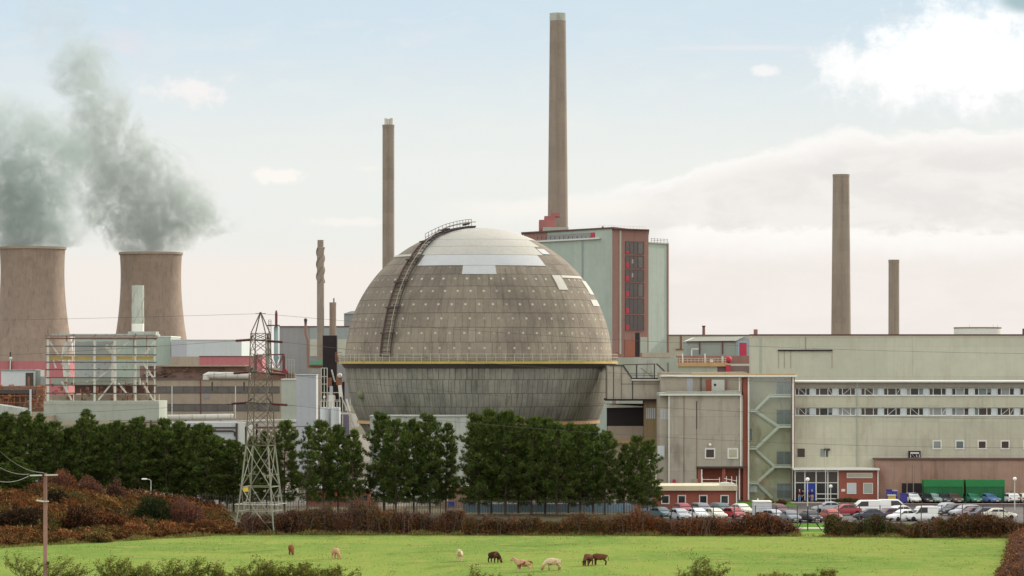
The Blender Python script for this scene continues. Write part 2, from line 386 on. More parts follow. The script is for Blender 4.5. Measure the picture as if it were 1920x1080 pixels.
def palette(rng, n, cols, wts, jit=0.25):
    cols = np.array(cols); wts = np.array(wts, float)
    if wts.ndim == 1: i = rng.choice(len(cols), n, p=wts / wts.sum())
    else:
        cw = np.cumsum(wts / wts.sum(1)[:, None], 1); i = (rng.random(n)[:, None] > cw).sum(1).clip(0, len(cols) - 1)
    return cols[i] * (1 + rng.normal(size=(n, 1)) * jit)
# ================================================================== the ground
def sheet(name, xs, ys, zoff, material, holes=None):
    xs = np.asarray(xs, float); ys = np.asarray(ys, float); XX, YY = np.meshgrid(xs, ys); ZZ = gz(XX, YY) + zoff
    n, m = XX.shape
    me = bpy.data.meshes.new(name)
    v = np.stack([XX, YY, ZZ], -1).reshape(-1, 3); idx = np.arange(n * m).reshape(n, m)
    f = np.stack([idx[:-1, :-1], idx[:-1, 1:], idx[1:, 1:], idx[1:, :-1]], -1).reshape(-1, 4)
    me.from_pydata(v.tolist(), [], f.tolist()); me.update(); me.materials.append(material); me.shade_smooth()
    return link(name, me)
def grassmat(name, c0, c1, c2, tuss=0.5):
    m = bpy.data.materials.new(name); m.use_nodes = True; nt = m.node_tree; nt.nodes.clear(); g = G(nt)
    p = g.obj(); a = g.noise(p, 0.035, 4, 0.6, 0.6); b = g.noise(p, 0.35, 5, 0.65, 0.4); c = g.noise(p, 2.6, 4, 0.7)
    col = g.mix(g.sm(a, 0.42, 0.60), c0, c1); col = g.mix(g.sm(b, 0.50, 0.68) * 0.9, col, c2); col = g.mix(g.sm(g.noise(p, 0.11, 4, 0.65, 0.8), 0.56, 0.68) * 0.55, col, tuple(v * 0.62 for v in c1))
    k = 0.62 + c * 0.76; col = g.mix(1.0, col, g.vec(k, k, k), 'MULTIPLY')
    tn = g.noise(p, 0.9, 3, 0.5, 0.8); col = g.mix(g.sm(tn, 0.66, 0.74) * tuss, col, tuple(v * 0.35 for v in c2))
    d = g.new('ShaderNodeBsdfDiffuse'); g.put(d.inputs[0], col)
    bn = g.new('ShaderNodeBump'); bn.inputs['Strength'].default_value = 0.9; bn.inputs['Distance'].default_value = 0.25
    g.put(bn.inputs['Height'], c + b * 0.8); nt.links.new(bn.outputs[0], d.inputs['Normal'])
    o = g.new('ShaderNodeOutputMaterial'); nt.links.new(d.outputs[0], o.inputs[0]); return m
M['field'] = grassmat('pasture_grass', (0.222, 0.288, 0.068), (0.165, 0.248, 0.058), (0.29, 0.285, 0.09))
M['verge'] = grassmat('mown_grass', (0.10, 0.22, 0.04), (0.13, 0.24, 0.04), (0.16, 0.24, 0.06), 0.2)
M['soil'] = mat('rough_ground', S(84, 78, 48), 0.3, 0.1, stain=S(74, 88, 44), stain_amt=0.6)
M['yard'] = mat('yard_ground', S(120, 112, 100), 0.2, 0.1, stain=S(96, 92, 70), stain_amt=0.5)
xs = np.unique(np.concatenate([np.linspace(-40, 0, 81), np.linspace(-9000, 9000, 61)]))
ys = np.unique(np.concatenate([np.linspace(340, 490, 101), np.linspace(-100, 340, 12), np.linspace(490, 12000, 40)]))
g_o = setting(sheet('ground', xs, ys, 0.0, M['soil']))
setting(sheet('field_grass', np.linspace(-75, 64, 240), np.linspace(255, 383, 160), 0.012, M['field']))
setting(sheet('site_yard', np.linspace(-150, 120, 40), np.linspace(452, 900, 60), 0.010, M['yard']))
setting(sheet('car_park', np.linspace(X(1185, 420), 92, 30), np.linspace(404, 463, 24), 0.014, M['asphalt']))
setting(sheet('grass_verge', np.linspace(X(1488, 392), 92, 30), np.linspace(383.6, 403.5, 10), 0.008, M['verge']))
setting(sheet('footpath', np.linspace(X(1488, 392), 92, 30), np.linspace(390.5, 393.5, 4), 0.016, M['path']))
setting(sheet('lawn', np.linspace(X(1384, 455), X(1492, 455), 12), np.linspace(450, 466, 6), 0.022, M['verge']))
setting(sheet('entrance_path', np.linspace(X(1492, 455), X(1640, 455), 12), np.linspace(461, 466, 4), 0.026, M['path']))

# ================================================================== the spherical reactor building
SC = Vector((X(897, 500), 500.0, Z(678, 500))); SR = 250.0 / F * 500.0
def sph(lat, lon, r=SR):                                   # lon 0 faces the viewer, positive to the east side
    la, lo = math.radians(lat), math.radians(lon)
    return SC + Vector((math.cos(la) * math.sin(lo), -math.cos(la) * math.cos(lo), math.sin(la))) * r
def p2ll(px, py):
    zz = max(-1, min(1, (678 - py) / 250.0)); la = math.asin(zz); return math.degrees(la), math.degrees(math.asin(max(-1, min(1, (px - 897) / 250.0 / max(math.cos(la), 1e-3)))))
def shellmat(name, col, col2, upper):
    m = bpy.data.materials.new(name); m.use_nodes = True; nt = m.node_tree; nt.nodes.clear(); g = G(nt)
    p = g.obj(); x, y, z = g.sep(p); x = x - SC.x; y = y - SC.y; z = z - SC.z
    lat = g.m('ARCSINE', g.m('MULTIPLY', z, 1.0 / SR)) * (180 / math.pi)
    lon = g.m('ARCTAN2', x, y * -1.0) * (180 / math.pi)
    period = 6.3 if upper else 5.85; off = -1.7 if upper else 1.65
    li = (lat + off) / period; lf = g.m('FRACT', li); lid = g.m('FLOOR', li)
    cx = (lon + g.m('MODULO', lid, 2.0) * 0.6) / (3.16 if upper else 2.4); cf = g.m('FRACT', cx); cid = g.m('FLOOR', cx)
    k = 1.0 + (g.white(g.vec(cid, lid, 1.0)) - 0.5) * 0.20 + (g.noise(p, 0.16, 4, 0.6) - 0.5) * 0.5 + (g.noise(p, 2.2, 4, 0.65) - 0.5) * 0.45
    ring = g.sm(g.m('ABSOLUTE', lf - 0.5), 0.462, 0.497)
    seamn = g.sm(g.m('ABSOLUTE', cf - 0.5), 0.44 if upper else 0.40, 0.497) * g.sm(g.white(g.vec(cid, lid, 7.0)), 0.15, 0.55, 0.25, 1.0)
    k = k * (1.0 - ring * 0.46) * (1.0 - seamn * (0.42 if upper else 0.62))
    sv = g.vec(lon * (0.55 if upper else 0.95), lat * 0.05, 2.0); st = g.noise(sv, 1.0, 6, 0.7)
    k = k * (1.0 - g.sm(st, 0.50, 0.72) * (0.34 if upper else 0.46))
    c = g.mix(g.sm(g.noise(p, 0.12, 5, 0.6, 0.5), 0.35, 0.65), col, col2)
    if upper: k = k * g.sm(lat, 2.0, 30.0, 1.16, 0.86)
    if not upper:
        c = g.mix(g.sm(g.noise(g.vec(lon * 0.12, lat * 0.06, 5.0), 1.3, 4, 0.6), 0.55, 0.72) * 0.55, c, S(88, 92, 58))
        drip = g.sm(g.noise(g.vec(lon * 0.42, 0.0, 3.0), 1.0, 3, 0.6), 0.38, 0.62)
        k = k * (1.0 - drip * g.sm(lat, -6.5, -0.8) * 0.62)
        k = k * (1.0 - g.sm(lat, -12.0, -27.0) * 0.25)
    c = g.mix(1.0, c, g.vec(k, k, k), 'MULTIPLY')
    if upper:                                              # pale fixing discs, one to every second panel of each course
        c2x = (lon + g.m('MODULO', lid, 2.0) * 2.2) / 6.3; cf2 = (g.m('FRACT', c2x) - 0.5) * 6.3 * g.m('COSINE', lat * (math.pi / 180)); lf2 = (lf - 0.62) * period
        rr = g.m('SQRT', cf2 * cf2 + lf2 * lf2)
        wn = g.white(g.vec(g.m('FLOOR', c2x), lid, 3.0))
        dot = g.sm(rr, 0.62, 0.36) * g.sm(lat, 45.0, 40.0) * g.sm(wn, 0.05, 0.5, 0.35, 1.0)
        c = g.mix(dot * 0.85, c, S(196, 190, 172))
    b = g.new('ShaderNodeBsdfPrincipled'); g.put(b.inputs['Base Color'], c); b.inputs['Roughness'].default_value = 0.9; b.inputs['Specular IOR Level'].default_value = 0.2
    bn = g.new('ShaderNodeBump'); bn.inputs['Strength'].default_value = 0.5; bn.inputs['Distance'].default_value = 0.08
    g.put(bn.inputs['Height'], (1.0 - ring) * 0.8 + (1.0 - seamn) * 0.5 + g.noise(p, 3.0, 3, 0.6) * 0.4); nt.links.new(bn.outputs[0], b.inputs['Normal'])
    o = g.new('ShaderNodeOutputMaterial'); nt.links.new(b.outputs[0], o.inputs[0]); return m
M['shell_u'] = shellmat('weathered_dome_panels', S(146, 136, 120), S(130, 121, 108), True)
M['shell_l'] = shellmat('stained_lower_panels', S(146, 143, 130), S(128, 127, 117), False)
M['cap'] = mat('pale_cap_panels', S(180, 177, 167), 0.08, 0.2, streak=0.1, stain=S(176, 168, 146), stain_amt=0.4, rough=0.7)
M['patch'] = mat('new_pale_panels', S(184, 186, 185), 0.08, 0.3, rough=0.6)
def sphere_building():
    t = thing('reactor_sphere', 'huge grey concrete golf-ball sphere with a walkway round its waist', 'building', SC.x, SC.y, 0)
    def band(name, lat0, lat1, material, n=24, r=SR):
        MB().lathe(SC.x, SC.y, [(r * math.cos(math.radians(a)), SC.z + r * math.sin(math.radians(a))) for a in np.linspace(lat0, lat1, n)], 160, cap=False).build(name, material, t, smooth=True)
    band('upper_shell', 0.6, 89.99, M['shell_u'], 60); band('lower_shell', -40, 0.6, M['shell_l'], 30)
    def patch(name, lat0, lat1, lon0, lon1, material, dr=0.10):
        mb = MB(); na = max(2, int(abs(lat1 - lat0) / 2) + 1); no = max(2, int(abs(lon1 - lon0) / 2) + 1)
        vs = []
        for rr in (SR + dr, SR - 0.05):
            for a in np.linspace(lat0, lat1, na):
                for o in np.linspace(lon0, lon1, no): vs.append(sph(a, o, rr))
        N = na * no; fs = []
        I = lambda k, i, j: k * N + i * no + j
        for i in range(na - 1):
            for j in range(no - 1): fs.append((I(0, i, j), I(0, i, j + 1), I(0, i + 1, j + 1), I(0, i + 1, j)))
        for i in range(na - 1):
            fs.append((I(0, i, 0), I(0, i + 1, 0), I(1, i + 1, 0), I(1, i, 0))); fs.append((I(0, i, no - 1), I(1, i, no - 1), I(1, i + 1, no - 1), I(0, i + 1, no - 1)))
        for j in range(no - 1):
            fs.append((I(0, 0, j), I(1, 0, j), I(1, 0, j + 1), I(0, 0, j + 1))); fs.append((I(0, na - 1, j), I(0, na - 1, j + 1), I(1, na - 1, j + 1), I(1, na - 1, j)))
        mb.add(vs, fs).build(name, material, t, smooth=True)
    for k, (a0, a1) in enumerate(((51.4, 57.5), (57.7, 64.0), (64.2, 89.9))):
        patch('cap_cladding', a0, a1, -46 if k == 0 else (-52 if k == 1 else -70), (50, 58, 120)[k], M['cap'], 0.08)
    patch('repair_panel', 44.4, 51.1, -38, 44, M['patch']); patch('repair_panel', 39.3, 44.2, -8.3, 10.4, M['patch'])
    patch('repair_panel', 50.6, 52.0, -86, -49, M['cap'], 0.16)
    patch('repair_panel', 31.6, 39.2, 44.4, 51.0, M['cap']); patch('repair_panel', 37.9, 39.2, 51.7, 78, M['cap'])
    patch('repair_panel', 29.8, 36.6, 73, 84, M['cap']); patch('repair_panel', 24.2, 27.2, 69, 82, M['cap'])
    patch('repair_panel', 52.2, 56.0, 51, 60, M['patch'], 0.12)
    # waist walkway and its railing
    MB().lathe(SC.x, SC.y, [(SR - 0.2, SC.z - 0.32), (SR + 0.95, SC.z - 0.32), (SR + 0.95, SC.z + 0.02), (SR - 0.2, SC.z + 0.02), (SR - 0.2, SC.z - 0.32)], 120, cap=False).build('walkway_deck', M['yellow'], t)
    MB().lathe(SC.x, SC.y, [(SR - 0.2, SC.z + 0.03), (SR + 0.85, SC.z + 0.03), (SR + 0.6, SC.z + 0.20), (SR - 0.2, SC.z + 0.22)], 120, cap=False).build('moss_strip', mat('mossy_debris', S(116, 112, 70), 0.4, 1.5), t)
    rl = MB()
    for zz in (0.62, 1.12): rl.lathe(SC.x, SC.y, [(SR + 0.88, SC.z + zz - .02), (SR + 0.92, SC.z + zz - .02), (SR + 0.92, SC.z + zz + .02), (SR + 0.88, SC.z + zz + .02), (SR + 0.88, SC.z + zz - .02)], 120, cap=False)
    for k in range(96):
        a = 2 * math.pi * k / 96; q = Vector((SC.x + (SR + .9) * math.sin(a), SC.y - (SR + .9) * math.cos(a), SC.z)); rl.bar(q, q + Vector((0, 0, 1.15)), 0.045)
    rl.build('walkway_railing', M['steel'], t)
    MB().lathe(SC.x, SC.y, [(SR - .3, SC.z - .34), (SR + .55, SC.z - .34), (SR + .1, SC.z - 1.0), (SR - .3, SC.z - 1.0)], 120, cap=False).build('corbel_band', M['dark'], t)
    # lower ring beam, raking struts and drum
    zl = SC.z - 112 / F * 500; rl_ = math.sqrt(SR ** 2 - (SC.z - zl) ** 2)
    MB().lathe(SC.x, SC.y, [(rl_ - 1, zl - .25), (rl_ + .35, zl - .25), (rl_ + .35, zl + .2), (rl_ - 1, zl + .2), (rl_ - 1, zl - .25)], 100, cap=False).build('ring_beam', M['amber'], t)
    st = MB()
    for k in range(60):
        a = 2 * math.pi * k / 60; u = Vector((math.sin(a), -math.cos(a), 0)); st.bar(Vector((SC.x, SC.y, 0)) + u * (rl_ - .1) + Vector((0, 0, zl - .2)), Vector((SC.x, SC.y, 0)) + u * (rl_ - 3.2) + Vector((0, 0, zl - 4.6)), 0.22)
    st.build('raking_struts', M['dark'], t)['kind'] = 'stuff'
    MB().lathe(SC.x, SC.y, [(rl_ - 3.4, 0), (rl_ - 3.3, zl - 4.8), (rl_ - 1.2, zl - .3)], 80, cap=False).build('support_drum', M['conc'], t, smooth=True)
    # curved ladder way climbing to the crown
    path = [p2ll(*q) for q in ((732, 668), (738, 620), (747, 575), (762, 530), (783, 490), (806, 458), (838, 438), (880, 429))]
    P = []
    for (a, o), (a2, o2) in zip(path[:-1], path[1:]):
        for s_ in np.linspace(0, 1, 6, endpoint=False): P.append((a + (a2 - a) * s_, o + (o2 - o) * s_))
    P.append((84, -20))
    def side(off, r): return [sph(a, o + off / max(math.cos(math.radians(a)), 0.25), r) for a, o in P]
    MB().tube(side(-3.0, SR + .25), 0.13, 5).build('ladder_stringer', M['maroon'], t)
    MB().tube(side(2.8, SR + .32), 0.11, 5).build('ladder_stringer', M['dark'], t)
    MB().tube(side(2.8, SR + 1.0), 0.07, 5).build('hand_rail', M['beige'], t)
    ld = MB(); A, B = side(-3.0, SR + .3), side(2.8, SR + .3)
    for i in range(len(A)):
        ld.bar(A[i], B[i], 0.10)
        if i % 6 == 5: ld.bar(A[i] + (A[i] - SC).normalized() * .3, B[i] + (B[i] - SC).normalized() * .5 + (B[i] - A[i]) * .35, 0.42, 0.22)
    ld.build('ladder_treads', M['dark'], t)
    # crown platform with railing
    cr = MB(); top = [p2ll(*q) for q in ((800, 458), (818, 448), (838, 439), (858, 433), (874, 430), (890, 428.6))]
    pts = [sph(a, o, SR + .15) for a, o in top]
    for i in range(len(pts) - 1): cr.bar(pts[i], pts[i + 1], 0.8, 0.28)
    cr.build('crown_platform', M['dark'], t)
    cr = MB(); N = 15; rail = []
    for k in range(N):
        f = k / (N - 1) * (len(pts) - 1.35); i = int(f); q = pts[i].lerp(pts[min(i + 1, len(pts) - 1)], f - i); rail.append(q)
        cr.bar(q, q + Vector((0.0, 0, 1.25)), 0.07)
    for h in (0.7, 1.25): cr.tube([q + Vector((0, 0, h)) for q in rail], 0.035, 4)
    cr.build('crown_railing', M['dark'], t)
    # little gantry at each end of the waist walkway
    e = MB()
    for sx, w in ((-1, 1.0), (1, .5)):
        x0 = SC.x + sx * (SR + .4); e.box(min(x0, x0 + sx * w), max(x0, x0 + sx * w), SC.y - 1.4, SC.y + 1.4, SC.z - .05, SC.z + .12)
        for yy in (-1.3, 1.3): e.bar((x0 + sx * w, SC.y + yy, SC.z), (x0 + sx * w, SC.y + yy, SC.z + 1.4), .1)
        for hh in (.5, .95, 1.4): e.bar((x0 + sx * w, SC.y - 1.3, SC.z + hh), (x0 + sx * w, SC.y + 1.3, SC.z + hh), .08); e.bar((x0, SC.y - 1.3, SC.z + hh), (x0 + sx * w, SC.y - 1.3, SC.z + hh), .08)
    e.build('end_gantry', M['rust'], t)
    MB().ball(*sph(-14, -62, SR - .1), .75, 14).build('inspection_hatch', mat('greenish_hatch', S(120, 126, 96), .2, 1.0), t, smooth=True)
sphere_building()

# ================================================================== cooling towers
def cooling_tower(px, py, Y, rtop, label):
    cx, zt = X(px, Y), Z(py, Y); k = Y / F
    prof = []
    for h in np.linspace(0, 1, 40):
        z = zt * h; row = H0 - (z - CZ) / k                # hyperbola: throat at 0.84 of the height
        zz = (h - 0.84) / 0.84; r = rtop * 0.965 * math.sqrt(1 + 1.42 * zz * zz) if h < 0.84 else rtop * 0.965 * math.sqrt(1 + 1.9 * ((h - .84) / .84) ** 2 * 1.0)
        prof.append((r, z))
    prof[-1] = (rtop, zt)
    t = thing('cooling_tower', label, 'cooling tower', cx, Y, 0, 'hyperbolic cooling towers')
    MB().lathe(cx, Y, prof, 72, cap=False).build('tower_shell', M['tower'], t, smooth=True)
    MB().lathe(cx, Y, [(rtop - .6, zt - 1.2), (rtop + .5, zt - 1.2), (rtop + .5, zt + .25), (rtop - .6, zt + .25), (rtop - .6, zt - 1.2)], 72, cap=False).build('rim', M['beige'], t)
    MB().lathe(cx, Y, [(r - .5, z) for r, z in prof], 72, cap=False).build('inner_lining', M['tower'], t, smooth=True)
    return cx, zt
CT2 = cooling_tower(283, 474, 2023, 58.5 / F * 2023, 'farther pinkish cooling tower behind the pale spiral-banded chimney')
CT1 = cooling_tower(61, 464, 1930, 61.5 / F * 1930, 'bigger pinkish cooling tower rising behind the rusty pipework and pink shed')

# ================================================================== chimneys
def chimney(name, px, top, Y, wb, wt, base_row, label, cap=None, capmat=None, extra=None, m='chimney'):
    k = Y / F; x = X(px, Y); zt = Z(top, Y); zb = Z(base_row, Y); rb, rt = wb / 2 * k, wt / 2 * k
    r0 = rb + (rb - rt) * max(0, zb) / max(zt - zb, 1)
    t = thing(name, label, 'chimney', x, Y, 0)
    zc = zt - (cap * k if cap else 0)
    MB().lathe(x, Y, [(r0, 0), (rt + (rb - rt) * (zt - zc) / (zt - zb), zc)], 32).build('shaft', M[m], t, smooth=True)
    if cap: MB().lathe(x, Y, [(rt * 1.03, zc - .05), (rt * 1.03, zt), (rt * .8, zt), (rt * .8, zc + .3)], 32, cap=False).build('cap', M[capmat or 'conc_l'], t, smooth=True)
    else: MB().lathe(x, Y, [(rt * 1.02, zt - .5), (rt * 1.04, zt + .1), (rt * .8, zt + .1), (rt * .8, zt - 3)], 32, cap=False).build('lip', M[m], t, smooth=True)
    if wb > 15:
        mb = MB(); yb = -1.0
        for s_ in (-.22, .22): mb.bar((x + s_, Y - r0 - .12, 1), (x + s_, Y - rt - .12, zt - .3), .05)
        mb.build('ladder', M['beige'], t)
    return t, x, zt, rt
chimney('chimney', 1046, 25, 668, 38, 30, 428, 'tallest tapering concrete chimney, with a pale cap ring, behind the green reactor block', 14, 'conc_l')
t, x, zt, rt = chimney('chimney', 728.3, 235, 700, 22.6, 22.2, 500, 'slim tall concrete chimney with three flue tips, rising behind the dome')
for dx, hh in ((-.35, 13), (.0, 12), (.42, 13.5)):
    MB().cyl(x + dx * rt * 1.2, 700, zt - 1, zt + hh / F * 700, 0.33).build('flue_tip', M['steel'], t, smooth=True)
chimney('chimney', 1577, 328, 660, 37, 31, 627, 'stout tapering chimney behind the long cream hall roof')
chimney('chimney', 1676, 488, 640, 20.5, 20, 627, 'short slim chimney beside the stout one behind the cream hall')
def strake_stack(px, top, Y, w, z_from, z_to, base_row, label, m, plain=None):
    k = Y / F; x = X(px, Y); r = w / 2 * k; zt = Z(top, Y); t = thing('straked_chimney', label, 'chimney', x, Y, 0)
    MB().lathe(x, Y, [(r, 0), (r, Z(z_from, Y)), (r * .86, Z(z_from, Y) + .05), (r * .86, zt), (r * .6, zt), (r * .6, zt - 1)] if not plain else [(r, 0), (r, zt), (r * .7, zt), (r * .7, zt - 1)], 28, cap=False).build('shaft', M[m], t, smooth=True)
    if plain: MB().lathe(x, Y, [(r * 1.02, Z(plain, Y) - 12), (r * 1.02, Z(plain, Y))], 28, cap=False).build('lower_casing', M['white'], t, smooth=True)
    za, zb = Z(z_to, Y), Z(z_from, Y); L = zb - za
    for q in range(3):
        rk = r * (1.08 if not plain else 1.0); pts = [(x + rk * math.cos(2.1 * q + a * 2 * math.pi * L / (w * k * (5.0 if not plain else 6.5))), Y + rk * math.sin(2.1 * q + a * 2 * math.pi * L / (w * k * (5.0 if not plain else 6.5))), za + L * a) for a in np.linspace(0, 1, 60)]
        MB().tube(pts, r * (.20 if not plain else .07), 5).build('spiral_strake', M[m] if not plain else M['conc'], t, smooth=True)
strake_stack(601, 450, 610, 13.5, 464, 530, 612, 'narrow brown chimney with thick spiral bands near its top, beside a stubby stack', 'chimney')
strake_stack(258.5, 535, 1050, 23, 537, 604, 625, 'pale grey chimney with spiral bands and white foot, in front of a cooling tower', 'conc_l', 607)
t, x, zt, rt = chimney('chimney', 624, 568, 612, 12.5, 12.5, 608, 'stubby pinkish stack with a thin rod on top, beside the spiral-banded chimney', m='tower')
MB().cyl(x + .2, 612, zt - .5, zt + .9, 0.12).build('rod', M['dark'], t)

# ================================================================== faces of buildings, measured by column and row
class Face:
    def __init__(s, px0, Y0, px1, Y1):
        s.a = Vector((X(px0, Y0), Y0)); s.b = Vector((X(px1, Y1), Y1)); s.d = (s.b - s.a)
        n = Vector((s.d.y, -s.d.x)).normalized(); s.n = n if n.y < 0 else -n
    def pt(s, px):
        u = (px - 960.0) / F                                # ray x = u*y meets the wall line
        den = s.d.x - u * s.d.y; t = (u * s.a.y - s.a.x) / den; return s.a + s.d * t
    def box(s, mb, p0, p1, r0, r1, d0=-0.05, d1=0.05, mi=0):
        A, B = s.pt(p0), s.pt(p1); Y = (A.y + B.y) / 2; z0, z1 = Z(r1, Y), Z(r0, Y)
        a0, a1, b0, b1 = A + s.n * d0, A + s.n * d1, B + s.n * d0, B + s.n * d1
        return mb.prism([tuple(a1), tuple(b1), tuple(b0), tuple(a0)], z0, z1, mi)
def window(face, p0, p1, r0, r1, parent, frame='white', pane='glass', fw=1.3, mull=(), d=0.06, brace=0, sill=True, name='window'):
    A = face.pt(p0); Y = A.y
    f = MB(); face.box(f, p0, p0 + fw, r0, r1, -.05, d); face.box(f, p1 - fw, p1, r0, r1, -.05, d)
    face.box(f, p0 + fw, p1 - fw, r0, r0 + fw, -.05, d); face.box(f, p0 + fw, p1 - fw, r1 - fw, r1, -.05, d)
    for mx in mull: face.box(f, mx - fw * .45, mx + fw * .45, r0 + fw, r1 - fw, -.05, d - .006)
    w = f.build(name, M[frame], parent)
    face.box(MB(), p0 + fw * .5, p1 - fw * .5, r0 + fw * .5, r1 - fw * .5, -.05, d - .035).build('pane', M[pane], w)
    if brace:
        q0, q1 = face.pt(p0 + fw), face.pt(p1 - fw); za, zb = Z(r1 - fw, Y), Z(r0 + fw, Y)
        if brace < 0: za, zb = zb, za
        MB().bar((q0.x, q0.y - d - .03, za), (q1.x, q1.y - d - .03, zb), 0.09, 0.05).build('diagonal_tie', M[frame], w)
    return w
# ================================================================== green reactor block behind the dome
def reactor_block():
    Yc = 620.0; t = thing('reactor_block', 'tall sea-green block with brick stair tower and tall glazed window strip behind the dome', 'building', X(1150, Yc), Yc, 0)
    zt = Z(428.5, Yc); P1 = (X(1152, Yc), Yc); P0 = (X(980, 645), 645.0)
    f = Face(980, 645, 1152, 620)
    back = lambda px, Y: (X(px, Y), Y)
    MB().prism([P0, P1, back(1214, 640), back(1214, 668), back(985, 680)], 0, zt).build('wall', M['green'], t)
    MB().prism([(P0[0] - .3, P0[1] - .3), (P1[0], P1[1] - .35), back(1216, 640), back(1216, 669), back(984, 681)], zt + .004, zt + .3).build('roof_coping', M['maroon'], t)
    mb = MB(); f.box(mb, 983, 1026, 437, 452, -.05, .06); mb.build('brick_panel', M['brick_t'], t)
    mb = MB(); f.box(mb, 1024, 1108, 438.5, 448, -.05, .05); mb.build('clerestory', M['greyhall'], t)
    mb = MB(); f.box(mb, 1000, 1127, 448.5, 451.5, -.05, .5); mb.build('ledge', M['offwhite'], t)
    mb = MB(); f.box(mb, 1108, 1115.5, 436, 448, -.05, .09); mb.build('red_door', M['redpaint'], t)
    mb = MB(); f.box(mb, 1091, 1093.5, 452, 670, -.05, .12); mb.build('downpipe', M['teal'], t)
    mb = MB()
    for k in range(14): f.box(mb, 1010 + k * 8.3, 1010.6 + k * 8.3, 443, 449, .35, .42)
    mb.build('ledge_railing', M['dark'], t)
    # brick stair tower
    g = Face(1148, 616, 1216, 622)
    MB().prism([back(1148, 616), back(1216, 622), back(1214, 650), back(1150, 645)], 0, Z(430, 616)).build('stair_tower', M['brick_t'], t)
    MB().prism([back(1147, 615), back(1217.5, 621), back(1216, 650), back(1149, 646)], Z(430, 616) + .004, Z(428, 616)).build('tower_coping', M['maroon'], t)
    mb = MB(); g.box(mb, 1161, 1164, 432, 664, -.05, .15); mb.build('downpipe', M['conc_g'], t)
    rows = [(453, 477), (480, 503.5), (506, 528), (530.5, 557.5), (560, 588.5), (591, 620)]
    rng = random.Random(4)
    for i, (r0, r1) in enumerate(rows):
        w = window(g, 1172, 1207, r0, r1, t, frame='maroon', pane='glass_b', fw=1.0, mull=(1180.5, 1188, 1195), d=.10)
        g.box(MB(), 1173.3, 1179.6, r1 - (6 if i < 1 else 11), r1 - 1.6, .02, .085).build('red_panel', M['redpaint'], w)
        g.box(MB(), 1172.0, 1207, r1 + .3, r1 + 1.5, -.05, .13).build('transom', M['brick_t'], w)
        if i in (1, 2): g.box(MB(), 1184, 1187, r0 + 6, r0 + 14, .02, .084).build('blind', M['beige'], w)
        if i in (0, 1, 3): g.box(MB(), 1197, 1204, r0 + 2, r1 - 2, .02, .08).build('curtain', M['glass_d'], w)
    mb = MB(); g.box(mb, 1171, 1190, 637, 669, -.05, .12); mb.build('door_panel', mat('orange_brown_boarding', S(150, 98, 80), .12, .6), t)
    mb = MB(); g.box(mb, 1191, 1199, 624, 669, -.05, .05); mb.build('doorway', M['black'], t)
    mb = MB(); g.box(mb, 1200, 1213, 632, 662, -.05, .12); mb.build('side_door', M['conc_g'], t)
    # lower eastern wing
    h = Face(1214, 634, 1253, 640)
    MB().prism([back(1214, 634), back(1252.5, 640), back(1250, 662), back(1214, 660)], 0, Z(457, 637)).build('wing_wall', M['green'], t)
    MB().prism([back(1214, 633.6), back(1253.5, 639.6), back(1251, 663), back(1214, 661)], Z(457, 637) + .004, Z(454.6, 637)).build('wing_coping', M['conc_g'], t)
    mb = MB(); h.box(mb, 1250.6, 1253.2, 455, 690, -.05, .10); mb.build('corner_trim', M['brick_t'], t)
    mb = MB()
    for k in range(6):
        q = h.pt(1221 + k * 6); mb.bar((q.x, q.y, Z(455, 637)), (q.x, q.y, Z(447, 637)), .07)
    for r in (448, 451): mb.bar((h.pt(1221).x, h.pt(1221).y, Z(r, 637)), (h.pt(1252).x, h.pt(1252).y, Z(r, 637)), .05)
    mb.build('wing_railing', M['dark'], t)
    # roof railing and ventilator
    mb = MB()
    for k in range(16):
        q = g.pt(1126 + k * 6); mb.bar((q.x, q.y + 12, zt), (q.x, q.y + 12, zt + .9), .05)
    a, b = g.pt(1126), g.pt(1216); mb.bar((a.x, a.y + 12, zt + .9), (b.x, b.y + 12, zt + .9), .05)
    mb.build('roof_railing', M['white'], t)
    MB().cyl(X(1130, 632), 632, zt, zt + .9, .22).build('roof_vent', M['darkred'], t)
    st = MB(); st.box(X(1011, 650), X(1041, 650), 650, 660, zt + .5, Z(412, 650)); st.box(X(1021, 650), X(1041, 650), 651, 659, Z(412, 650) - .01, Z(404.5, 650)); st.box(X(1033, 650), X(1050, 650), 652.5, 658, Z(404.5, 650) - .02, Z(398, 650))
    st.build('stepped_plant_room', mat('red_plant_room', S(160, 104, 100), .12, .3), t)
    MB().box(X(1018, 645), X(1066, 645), 645, 662, zt + .5, zt + 1.3).build('roof_slab', M['conc_g'], t)
reactor_block()

